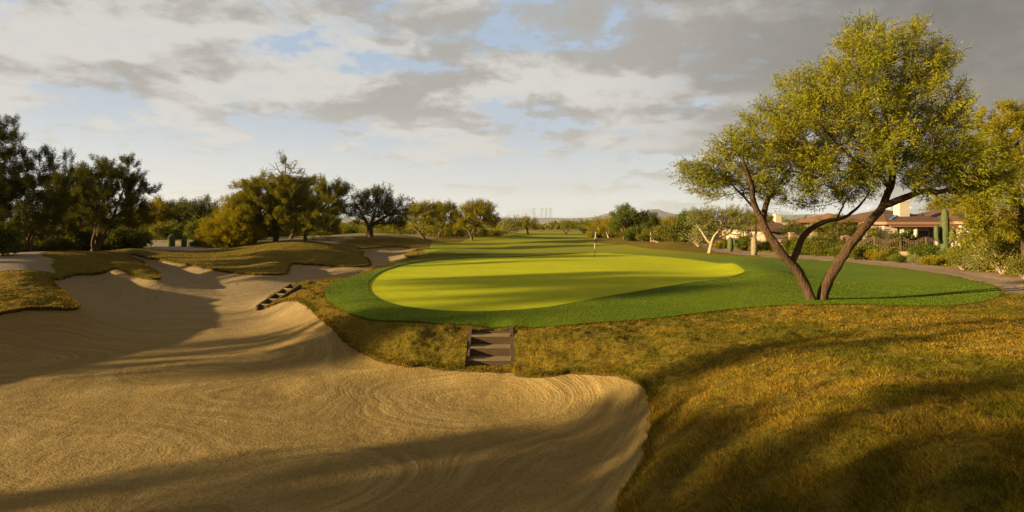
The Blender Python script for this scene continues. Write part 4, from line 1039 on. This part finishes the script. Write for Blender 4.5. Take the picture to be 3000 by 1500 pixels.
# ================================================================== BUILDINGS
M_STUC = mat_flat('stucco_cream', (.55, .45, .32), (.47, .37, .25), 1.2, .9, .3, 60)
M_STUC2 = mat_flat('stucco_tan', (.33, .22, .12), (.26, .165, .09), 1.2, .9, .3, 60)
M_STUC3 = mat_flat('stucco_tan_shaded', (.17, .105, .055), (.13, .08, .04), 1.2, .9, .3, 60)  # tan wall in shade: the shade is put into this darker colour
M_TRIM = mat_flat('fascia_salmon', (.38, .19, .105), (.31, .15, .085), 2, .7)
M_GLASS = mat_flat('window_glass', (.05, .055, .05), (.10, .10, .08), 1, .15, spec=.6)
M_WHITE = mat_flat('painted_white', (.68, .64, .55), (.6, .55, .46), 2, .6)
M_IRON = mat_flat('fence_iron', (.17, .095, .055), (.11, .06, .035), 4, .7)
M_BLUE = mat_flat('blue_tarp', (.03, .22, .55), (.02, .15, .42), 5, .5)
def m_roof(name, a, b):
    t = NT(name); co = t.coord()
    w = t.n('ShaderNodeTexBrick'); t.l(co, w.inputs['Vector']); w.inputs['Scale'].default_value = 3.2; w.offset = .5
    w.inputs['Color1'].default_value = (*a, 1); w.inputs['Color2'].default_value = (*b, 1); w.inputs['Mortar'].default_value = (*[x*.45 for x in b], 1)
    w.inputs['Mortar Size'].default_value = .03; w.inputs['Row Height'].default_value = .5; w.inputs['Brick Width'].default_value = .9
    c = t.mix(t.ramp(t.noise(.8, co, 4), [(.4, 0), (.7, .5)]), w.outputs['Color'], tuple(x*.7 for x in a))
    return t.diffuse(c, t.bump(t.noise(20, co), .4, .02), .9, .2)
M_ROOF = m_roof('roof_tiles_brown', (.165, .088, .046), (.12, .062, .032))
M_ROOF2 = m_roof('roof_tiles_red', (.22, .095, .05), (.16, .07, .036))
def hip_roof(x0, x1, y0, y1, ze, zr, over=.5, ridge='x', th=.12):
    x0 -= over; x1 += over; y0 -= over; y1 += over; h = zr-ze
    if ridge == 'x':
        k = (y1-y0)/2; a = (x0+k, (y0+y1)/2, zr); b = (x1-k, (y0+y1)/2, zr)
        if a[0] > b[0]: a = b = ((x0+x1)/2, (y0+y1)/2, zr)
    else:
        k = (x1-x0)/2; a = ((x0+x1)/2, y0+k, zr); b = ((x0+x1)/2, y1-k, zr)
    V = [(x0, y0, ze), (x1, y0, ze), (x1, y1, ze), (x0, y1, ze), a, b, (x0, y0, ze-th), (x1, y0, ze-th), (x1, y1, ze-th), (x0, y1, ze-th)]
    if ridge == 'x': Fc = [(0,1,5,4),(1,2,5),(2,3,4,5),(3,0,4)]
    else: Fc = [(0,1,4),(1,2,5,4),(2,3,5),(3,0,4,5)]
    return V, Fc+[(6,9,8,7),(0,6,7,1),(1,7,8,2),(2,8,9,3),(3,9,6,0)]
def big_house():
    d = 54; s = d/F; X = lambda u: (u-CU)*s; Z = lambda v, dd=0: EYE-(v-HV)/F*(d+dd)
    xo = X(2300); zg = 1.15
    H = empty('house', (xo, d, zg), 'cream single-storey house with brown tiled roof, columns and a tall pale chimney', 'house')
    L = lambda u: X(u)-xo
    xl, xr = L(2235), L(2600); ze = 4.02-zg; yb = 12
    # wall body: recessed patio from 2268 to 2400, solid either side
    m = MB(); m.box(((L(2235)+L(2268))/2, yb/2+.3, ze/2-.1), (L(2268)-L(2235), yb-.6, ze)); 
    m.box(((L(2268)+L(2400))/2, yb/2+1.6, ze/2-.1), (L(2400)-L(2268)-.01, yb-3.2, ze-.02))
    m.box(((L(2402)+xr)/2, yb/2-.4, ze/2-.1), (xr-L(2402), yb+.8, ze)); m.build('wall', M_STUC, H)
    V, Fc = hip_roof(xl, L(2405), 0, yb, ze+.1, ze+1.5, .55); m = MB(); m.add(V, Fc); rf = m.build('roof', M_ROOF, H)
    V, Fc = hip_roof(L(2402), xr, -1.2, yb, ze+.14, ze+1.62, .5); m = MB(); m.add(V, Fc); m.build('roof', M_ROOF, H)
    m = MB(); m.box(((xl+L(2405))/2, -.58, ze+.0), (L(2405)-xl+1.14, .1, .26)); m.box(((xl+L(2405))/2, -.35, ze-.22), (L(2405)-xl+.2, .24, .22)); m.box((xl-.56, yb/2, ze), (.1, yb+1.0, .26))
    m.box(((L(2402)+xr)/2, -1.74, ze+.04), (xr-L(2402)+1.05, .1, .26)); m.box((L(2402)-.53, -1.1, ze+.04), (.1, 1.2, .26))
    m.build('fascia', M_TRIM, H)
    for u in (2272, 2304, 2358):
        m = MB(); m.tube([(L(u), .05, -.1), (L(u), .05, ze-.33)], [.19, .17], 14); m.build('column', M_STUC, H, True)
    m = MB(); m.box((L(2286), .9, ze/2-.2), (.75, .5, ze-.3)); m.build('pier', M_WHITE, H)
    for u0, u1, yy in ((2312, 2340, 3.12), (2344, 2352, 3.12), (2366, 2396, 3.12)):
        f = MB(); f.box(((L(u0)+L(u1))/2, yy, 1.15), (L(u1)-L(u0), .1, 2.1)); w = f.build('window', M_WHITE, H)
        g = MB(); g.box(((L(u0)+L(u1))/2, yy-.06, 1.15), (L(u1)-L(u0)-.16, .03, 1.94)); g.build('pane', M_GLASS, w)
    for u0, u1 in ((2418, 2440), (2446, 2470)):
        f = MB(); f.box(((L(u0)+L(u1))/2, -.82, 1.3), (L(u1)-L(u0), .1, 1.9)); w = f.build('window', M_WHITE, H)
        g = MB(); g.box(((L(u0)+L(u1))/2, -.88, 1.3), (L(u1)-L(u0)-.16, .03, 1.7)); g.build('pane', M_GLASS, w)
        b = MB(); b.box(((L(u0)+L(u1))/2, -.91, 1.3), (.05, .03, 1.7)); b.box(((L(u0)+L(u1))/2, -.915, 1.6), (L(u1)-L(u0)-.16, .03, .05)); b.build('muntin', M_WHITE, w)
    # chimney with a bevelled cap
    cx = (L(2303)+L(2327))/2; cy = 2.6; z0 = ze+.5; z1 = Z(508, cy)-zg
    m = MB(); m.box((cx, cy, (z0+z1)/2), (1.0, .95, z1-z0)); ch = m.build('chimney', M_STUC, H)
    m = MB(); a, b = .56, .36; V = [(cx+sx*a, cy+sy*a*.95, z1) for sx, sy in ((-1,-1),(1,-1),(1,1),(-1,1))]+[(cx+sx*b, cy+sy*b, z1+.22) for sx, sy in ((-1,-1),(1,-1),(1,1),(-1,1))]
    m.add(V, [(0,1,5,4),(1,2,6,5),(2,3,7,6),(3,0,4,7),(4,5,6,7),(3,2,1,0)]); m.build('cap', M_STUC, ch)
    # blue tarpaulin edge along the ridge, with small weights
    m = MB(); zr = ze+1.52; k = (yb+1.1)/2
    m.bar((xl-.55+1.2, -.55+1.2+.02, ze+.1+1.4*1.2/k+.04), (xl-.55+k, yb/2, zr+.04), .22, .05)
    m.bar((xl-.55+k, yb/2, zr+.03), (L(2402)-.1, yb/2, zr+.05), .22, .06); m.build('tarp', M_BLUE, H)
    for q in range(5): 
        mm = MB(); mm.box((xl+1.8+q*1.1, yb/2-.3, zr+.06+.02*q), (.2, .2, .16)); mm.build('sandbag', M_WHITE, H)
    # lower red wing to the left
    m = MB(); m.box((L(2216), yb/2+3, ze/2-.15), (L(2234)-L(2198), yb-2, ze-.1)); m.build('wall', M_STUC2, H)
    V, Fc = hip_roof(L(2196), L(2236), 4, yb+2, ze+.2, ze+1.15, .5); m = MB(); m.add(V, Fc); m.build('roof', M_ROOF2, H)
big_house()
def small_house(label, u0, u1, v_e, v_r, d, dep, chim=None, name='house', roof=None, win=2, wm=None):
    s = d/F; x0, x1 = (u0-CU)*s, (u1-CU)*s; xm = (x0+x1)/2; zg = gz(xm, d); ze = EYE-(v_e-HV)*s-zg; zr = EYE-(v_r-HV)*s-zg
    H = empty(name, (xm, d, zg), label, 'house'); w = x1-x0
    m = MB(); m.box((0, dep/2, ze/2-.1), (w, dep, ze+.1)); m.build('wall', wm or M_STUC, H)
    V, Fc = hip_roof(-w/2, w/2, 0, dep, ze, zr, .6); m = MB(); m.add(V, Fc); m.build('roof', roof or M_ROOF, H)
    m = MB(); m.box((0, -.65, ze-.08), (w+1.2, .08, .22)); m.build('fascia', M_TRIM, H)
    for k in range(win):
        xc = -w/2+w*(k+.5)/win; f = MB(); f.box((xc, -.02, 1.35), (1.3, .1, 1.3)); wn = f.build('window', M_WHITE, H)
        g = MB(); g.box((xc, -.08, 1.35), (1.12, .03, 1.12)); g.build('pane', M_GLASS, wn)
    if chim:
        cu, cv = chim; cx = (cu-CU)*s-xm; zt = EYE-(cv-HV)*s-zg; m = MB(); m.box((cx, dep*.35, (ze+zt)/2), (.8, .8, zt-ze)); c = m.build('chimney', M_STUC, H)
        m = MB(); m.box((cx, dep*.35, zt+.07), (.95, .95, .14)); m.build('cap', M_STUC, c)
small_house('distant house with brown tiled roof and small chimney left of the forked tree', 1932, 1995, 579, 549, 76, 8, (1980, 540), win=3)
small_house('flat tan house wall with low roof behind the middle limb of the forked tree', 2010, 2069, 563, 556, 84, 8, None, win=4, roof=M_STUC2, wm=M_STUC2)
small_house('cream house half hidden behind trees at the far fence', 1660, 1712, 578, 564, 100, 8, None, win=3)
small_house('house roof showing behind the pale-limbed tree', 1862, 1925, 572, 560, 84, 7, None, win=2, roof=M_ROOF2)
# tan garden wall behind the left trees
def lwall():
    x0, y0, x1, y1 = -50, 49, -37.5, 52; zg = gz((x0+x1)/2, (y0+y1)/2)
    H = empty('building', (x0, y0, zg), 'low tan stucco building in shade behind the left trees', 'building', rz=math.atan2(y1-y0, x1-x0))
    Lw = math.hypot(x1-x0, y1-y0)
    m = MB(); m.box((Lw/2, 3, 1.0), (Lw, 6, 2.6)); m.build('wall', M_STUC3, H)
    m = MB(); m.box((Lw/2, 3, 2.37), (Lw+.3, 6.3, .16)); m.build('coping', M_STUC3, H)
    m = MB(); m.box((Lw*.3, -.04, 1.1), (1.6, .08, 2.1)); m.build('door', M_IRON, H)
lwall()

# ---- iron fence with scalloped top rail and stucco pillars
def fence(pts, label, sag=1, hgt=1.45, pillars=True):
    zg = gz(*pts[0]); H = empty('fence', (pts[0][0], pts[0][1], zg), label, 'fence')
    for i, (x, y) in enumerate(pts):
        z = gz(x, y)-zg; m = MB(); lx, ly = x-pts[0][0], y-pts[0][1]
        pw = .42 if pillars else .08
        m.box((lx, ly, z+.8), (pw, pw, 1.75 if pillars else 1.5)); m.box((lx, ly, z+(1.72 if pillars else 1.56)), (pw*1.2, pw*1.2, .1)); m.build('pillar' if pillars else 'post', M_STUC2 if pillars else M_IRON, H)
        if i+1 < len(pts):
            x2, y2 = pts[i+1]; z2 = gz(x2, y2)-zg; L = math.hypot(x2-x, y2-y); m = MB(); n = max(8, int(L/.16))
            P = lambda t, h: (lx+(x2-x)*t, ly+(y2-y)*t, z+(z2-z)*t+h)
            top = lambda t: hgt+.17*sag*math.cos(t*2*math.pi*max(1, round(L/3.2)))
            for k in range(n):
                t = (k+.5)/n; m.bar(P(t, .25), P(t, top(t)), .022)
            mm = 24
            for k in range(mm):
                for o in (0, -.14, -.26): m.bar(P(k/mm, top(k/mm)+o), P((k+1)/mm, top((k+1)/mm)+o), .03)
                m.bar(P(k/mm, .3), P((k+1)/mm, .3), .03)
            m.build('panel', M_IRON, H)
            w = MB(); a, b = P(0, .1), P(1, .1); w.bar(a, b, .2, .5); w.build('footing', M_STUC2, H)
fence([((u-CU)/F*dd, dd) for u, dd in ((1640,82),(1673,80),(1716,78),(1770,76),(1822,74),(1880,72),(1928,68),(1990,64),(2060,60))], 'iron fence with scalloped top and stucco pillars running behind the shrubs')
fence([((u-CU)/F*dd, dd) for u, dd in ((2130,52),(2200,50),(2265,49.5),(2330,48.5),(2400,48),(2480,47))], 'iron fence with wavy top rails in front of the large house', pillars=False)

# ================================================================== GOLF THINGS
M_TIMB = (lambda t: t.diffuse(t.ramp(t.noise(4, None, 5, .65, .4, (1, 6, 6)), [(.3, (.07, .045, .022)), (.6, (.095, .06, .028)), (.85, (.15, .10, .05))]), t.bump(t.noise(9, None, 4, .6, 0, (1, 8, 8)), .6, .01), .9, .2))(NT('weathered_timber'))
M_TIMBE = (lambda t: t.diffuse(t.ramp(t.noise(6, None, 5), [(.3, (.17, .115, .06)), (.8, (.26, .185, .10))]), None, .9, .2))(NT('worn_timber_edge'))
M_TREAD = mat_flat('tread_sand', (.30, .21, .10), (.21, .145, .065), 9, 1, .6, 40, .02, .1)
def steps(name, label, base, top, width, n):
    """timber-framed flight cut into the bank; base/top = world points of the centre line"""
    b = Vector(base); t = Vector(top); run = Vector((t.x-b.x, t.y-b.y, 0)); L = run.length; rise = t.z-b.z
    root = empty(name, b, label, 'steps', rz=math.atan2(run.y, run.x)-math.pi/2)
    # local: +y runs into the bank
    for sx in (-1, 1):
        m = MB(); x = sx*(width/2+.045)
        m.bar((x, -.12, .06), (x, L+.08, rise+.10), .09, .26); m.build('stringer', M_TIMB, root)
    for k in range(n):
        z0 = rise*k/n; z1 = rise*(k+1)/n; y0 = L*k/n
        m = MB(); m.box((0, y0+.03, (z0+z1)/2-.04), (width-.004, .06, z1-z0+.10)); m.build('riser', M_TIMB, root)
        m = MB(); m.box((0, y0+.035, z1+.022), (width-.004, .10, .035)); m.build('nosing', M_TIMBE, root)
        m = MB(); m.box((0, y0+L/n/2+.05, z1-.03), (width-.01, L/n-.02, .06)); m.build('tread', M_TREAD, root)
    m = MB(); m.box((0, L+.06, rise-.05), (width+.16, .08, .2)); m.build('header', M_TIMB, root)
    for sx in (-1, 1):
        m = MB(); m.box((sx*(width/2+.045), -.14, -.05), (.11, .11, .46)); m.build('post', M_TIMB, root)
steps('wooden_steps', 'weathered timber steps facing the viewer, cut into the bank between sand and green', STEP1[0], STEP1[1], STEP1[2], 3)
steps('wooden_steps', 'timber steps seen from the side on the left shoulder of the green', STEP2[0], STEP2[1], STEP2[2], 4)

def flagstick():
    x, y, z = at(1496, 644, 1.05); y = 48.5; x = (1496-CU)/F*y; z = gz(x, y)
    root = empty('flagstick', (x, y, z), 'white and dark flagstick with a furled white flag at the back of the green', 'flag')
    M_BLK = mat_flat('stick_dark', (.04, .035, .03), (.05, .04, .03)); M_FL = mat_flat('flag_cloth', (.55, .55, .56), (.38, .40, .46), 6, .8)
    for a, b, mt in ((0, .70, M_BLK), (.70, 1.22, M_WHITE), (1.22, 1.55, M_BLK), (1.55, 1.72, M_WHITE), (1.72, 2.3, M_BLK)):
        m = MB(); m.tube([(0, 0, a), (0, 0, b)], .020, 8); m.build('stick_section', mt, root)
    # furled cloth hanging down from the top
    V = []; Fc = []; nu, nv = 9, 8
    for j in range(nv):
        tz = j/(nv-1)
        for i in range(nu):
            q = i/(nu-1); w = .11*(.6+.5*math.sin(tz*2.6)); zz = 2.28-tz*.52-q*.12
            V.append((.02+q*w+.0, .05*math.sin(q*9+tz*2)*(.4+tz), zz))
    for j in range(nv-1):
        for i in range(nu-1): Fc.append((j*nu+i, j*nu+i+1, (j+1)*nu+i+1, (j+1)*nu+i))
    m = MB(); m.add(V, Fc); fl = m.build('flag', M_FL, root, True)
    so = fl.modifiers.new('s', 'SOLIDIFY'); so.thickness = .012
    m = MB(); m.tube([(0, 0, -.05), (0, 0, .004)], .055, 16); m.build('cup', M_BLK, root)
flagstick()

# sand and bark scars at the foot of trees
def scar(u, v, z, w, dp, label):
    x, y, _ = at(u, v, z); V = [(0, 0, .03)]; Fc = []
    n = 24
    for k in range(n):
        a = k*2*math.pi/n; q = 1+.25*math.sin(a*3+x)+.1*math.sin(a*7); px, py = math.cos(a)*w*q, math.sin(a)*dp*q
        V.append((px, py, gz(x+px, y+py)-gz(x, y)+.006)); Fc.append((0, k+1, (k+1) % n+1))
    m = MB(); m.add(V, Fc); o = m.build('bare_soil', M_DIRT, None, True); o.location = (x, y, gz(x, y)); tag(o, label, kind='structure')
M_DIRT = mat_flat('bare_dirt', (.30, .19, .09), (.20, .12, .05), 4, 1, .6, 20, .03, .1)
scar(2040, 759, 1.2, .95, .32, 'bare soil at the foot of the forked tree')
scar(1786, 639, 1.1, 1.1, .5, 'bare soil at the foot of the pale-limbed tree')

# far: pylons and hills
M_STEEL = mat_flat('pylon_steel', (.30, .31, .32), (.26, .27, .28))
def pylon(u, d, label):
    x = (u-CU)/F*d; root = empty('power_pylon', (x, d, 1), label, 'pylon', 'power pylons on the horizon'); m = MB(); H = 44
    for sx in (-1, 1):
        for sy in (-1, 1): m.bar((sx*3.2, sy*3.2, 0), (sx*.7, sy*.7, H), .5)
    for k in range(6):
        z = H*k/6; z2 = H*(k+1)/6; w = 3.2-2.5*k/6; w2 = 3.2-2.5*(k+1)/6
        m.bar((-w, -w, z), (w2, -w2, z2), .3); m.bar((w, -w, z), (-w2, -w2, z2), .3)
    m.build('tower', M_STEEL, root)
    m = MB()
    for z in (30, 36, 42): m.bar((-6, 0, z), (6, 0, z), .5)
    m.build('crossarm', M_STEEL, root)
for u, lb in ((1343, 'power pylon farthest left on the horizon, standing apart'), (1363, 'second power pylon from the left on the horizon'), (1374, 'power pylon between two others right of the horizon gap'), (1385, 'power pylon farthest right on the horizon')):
    pylon(u, 1450, lb)
def hills():
    t = NT('hill_rock'); m = t.diffuse(t.ramp(t.noise(.002, None, 5), [(.3, (.10, .085, .06)), (.7, (.15, .12, .085))]))
    r = np.random.default_rng(4); n = 260
    ang = np.linspace(R(-60), R(60), n); u = CU+F*np.tan(ang)
    prof = 22+6*vnoise(ang*30, ang*0+3)+10*vnoise(ang*9, ang*0)
    def pk(c, w, h): return h*np.clip(1-np.abs(u-c)/w, 0, 1)**1.15
    prof = prof+pk(1650, 60, 34)+pk(1590, 120, 14)+pk(1720, 70, 12)+pk(2050, 320, 22)+pk(200, 500, 20)+pk(1530, 40, 18)
    D = 7000; V = []; F_ = []
    for i, a in enumerate(ang):
        x, y = math.tan(a)*D, D
        V += [(x*.9, y*.9, 0), (x*.95, y*.95, prof[i]*1.6+20*r.random()*.3), (x, y, prof[i]*2.6), (x*1.1, y*1.1, 0)]
    for i in range(n-1):
        for k in range(3): F_.append((i*4+k, (i+1)*4+k, (i+1)*4+k+1, i*4+k+1))
    mm = MB(); mm.add(V, F_); o = mm.build('hills', m, None, True); tag(o, kind='structure')
hills()

# ================================================================== LIGHT, SKY, CAMERA
SUN_AZ = (-1.0, -.36); EL = R(12)
sd_ = Vector((SUN_AZ[0], SUN_AZ[1], 0)).normalized(); sd_ = Vector((sd_.x*math.cos(EL), sd_.y*math.cos(EL), math.sin(EL)))
sl = bpy.data.lights.new('sun', 'SUN'); sl.energy = 5.0; sl.angle = R(.8); sl.color = (1.0, .79, .47)
so = bpy.data.objects.new('sun', sl); COL.objects.link(so); so.rotation_euler = (-sd_).to_track_quat('-Z', 'Y').to_euler(); so.location = (-60, -10, 30)

w = bpy.data.worlds.new('World'); SC.world = w; w.use_nodes = True
t = NT.__new__(NT); t.t = w.node_tree; t.t.nodes.clear()
out = t.n('ShaderNodeOutputWorld'); bg = t.n('ShaderNodeBackground'); t.l(bg.outputs[0], out.inputs[0])
sky = t.n('ShaderNodeTexSky', sky_type='NISHITA', sun_disc=False, sun_elevation=EL, sun_rotation=math.atan2(sd_.x, sd_.y), air_density=1.0, dust_density=2.0, ozone_density=1.0)
tc = t.n('ShaderNodeTexCoord').outputs['Generated']
sx = t.n('ShaderNodeSeparateXYZ'); t.l(tc, sx.inputs[0]); X, Y, Z = sx.outputs
Zc = t.math('MAXIMUM', Z, 0.0)
den = t.math('ADD', Zc, .20)
cb = t.n('ShaderNodeCombineXYZ'); t.l(t.math('DIVIDE', X, den), cb.inputs[0]); t.l(t.math('DIVIDE', Y, den), cb.inputs[1]); cb.inputs[2].default_value = 2.3
P = cb.outputs[0]
def wn(scale, detail, rough, dist=0, off=(0, 0, 0), ms=(1, 1, 1)):
    mp = t.n('ShaderNodeMapping'); mp.inputs['Location'].default_value = off; mp.inputs['Scale'].default_value = ms; t.l(P, mp.inputs[0])
    return t.noise(scale, mp.outputs[0], detail, rough, dist)
n1 = wn(1.9, 12, .60, .35, (5.2, .9, 0)); n2 = wn(2.1, 12, .58, .3, (7.7, 2.2, 0)); n3 = wn(6.5, 10, .64, .2, (1.2, 5.0, 0)); n4 = wn(.45, 3, .5, .2, (4.4, 9.1, 0))
right = t.ramp(t.math('MULTIPLY_ADD', X, .5, .5), [(.55, 0), (.84, 1)], 'EASE')
up_ = t.ramp(Z, [(.07, 0), (.25, 1)], 'EASE')
bias = t.math('ADD', t.math('MULTIPLY', up_, .172), t.math('MULTIPLY', right, .16))
cov = t.math('ADD', t.math('ADD', n1, t.math('MULTIPLY', t.math('SUBTRACT', n3, .5), .40)), bias)
cl = t.ramp(cov, [(.54, 0), (.60, .75), (.67, 1)], 'EASE')
skc = t.mix(1.0, sky.outputs[0], (.10, .10, .10), 'MULTIPLY')
clear = t.mix(.85, skc, (.135, .175, .232))
clear = t.mix(t.ramp(Z, [(.0, 1), (.12, .72), (.32, .1)], 'EASE'), clear, (.185, .205, .225))
clear = t.mix(t.ramp(Z, [(.0, 1), (.07, .5), (.17, 0)], 'EASE'), clear, (.252, .256, .248))
thick = t.ramp(t.math('ADD', t.math('MULTIPLY_ADD', n4, .5, -.25), t.math('ADD', n2, t.math('MULTIPLY', t.math('SUBTRACT', n3, .5), .4))), [(.39, 0), (.57, 1)], 'EASE')
ccol = t.mix(thick, (.232, .228, .218), (.142, .138, .130))
ccol = t.mix(t.ramp(Z, [(.02, .9), (.20, 0)]), ccol, (.225, .225, .215))
ccol = t.mix(t.math('MULTIPLY', right, t.ramp(Z, [(.0, .9), (.5, .85)])), ccol, t.mix(t.ramp(n1, [(.35, 0), (.65, 1)]), (.030, .031, .034), (.076, .071, .066)))
col = t.mix(cl, clear, ccol)
glow = t.math('MULTIPLY', t.ramp(t.math('MULTIPLY_ADD', X, .5, .5), [(.15, 1), (.58, 0)], 'EASE'), t.ramp(Z, [(.0, .35), (.22, 0)], 'EASE'))
col = t.mix(glow, col, (.345, .342, .318))
# unseen sky overhead and behind the viewer, darkened to weaken the ambient fill
back = t.ramp(t.math('MULTIPLY_ADD', Y, .5, .5), [(.35, 1), (.62, 0)], 'EASE')
over = t.ramp(Z, [(.45, 0), (.75, 1)], 'EASE')
dk = t.math('MAXIMUM', back, over)
col = t.mix(t.math('MULTIPLY', dk, .6), col, (.062, .056, .048))
t.l(col, bg.inputs[0]); bg.inputs[1].default_value = 1.0

hz = MB(); hz.box((0, 0, 240), (20000, 20000, 484)); th = NT('haze_air'); pv = th.n('ShaderNodeVolumePrincipled'); pv.inputs['Density'].default_value = .00005
pv.inputs['Color'].default_value = (.80, .86, .95, 1); th.l(pv.outputs[0], th.out.inputs['Volume']); ho = hz.build('haze', th.m); tag(ho, kind='stuff', label='thin pale air over the whole course', cat='haze')
cam = bpy.data.cameras.new('camera'); co_ = bpy.data.objects.new('camera', cam); COL.objects.link(co_)
co_.location = (0, 0, EYE); co_.rotation_euler = (math.pi/2, 0, 0)
cam.sensor_width = 36; cam.lens = 36*F/2576; cam.shift_y = -(644-HV)/2576; cam.clip_end = 20000; cam.clip_start = .1
SC.camera = co_
SC.view_settings.view_transform = 'Standard'; SC.view_settings.look = 'None'; SC.view_settings.exposure = 1.5; SC.view_settings.gamma = 1
SC.render.engine = 'CYCLES'
SC.cycles.max_bounces = 6; SC.cycles.transmission_bounces = 3; SC.cycles.diffuse_bounces = 3; SC.cycles.use_denoising = True; SC.cycles.denoising_prefilter = 'NONE'
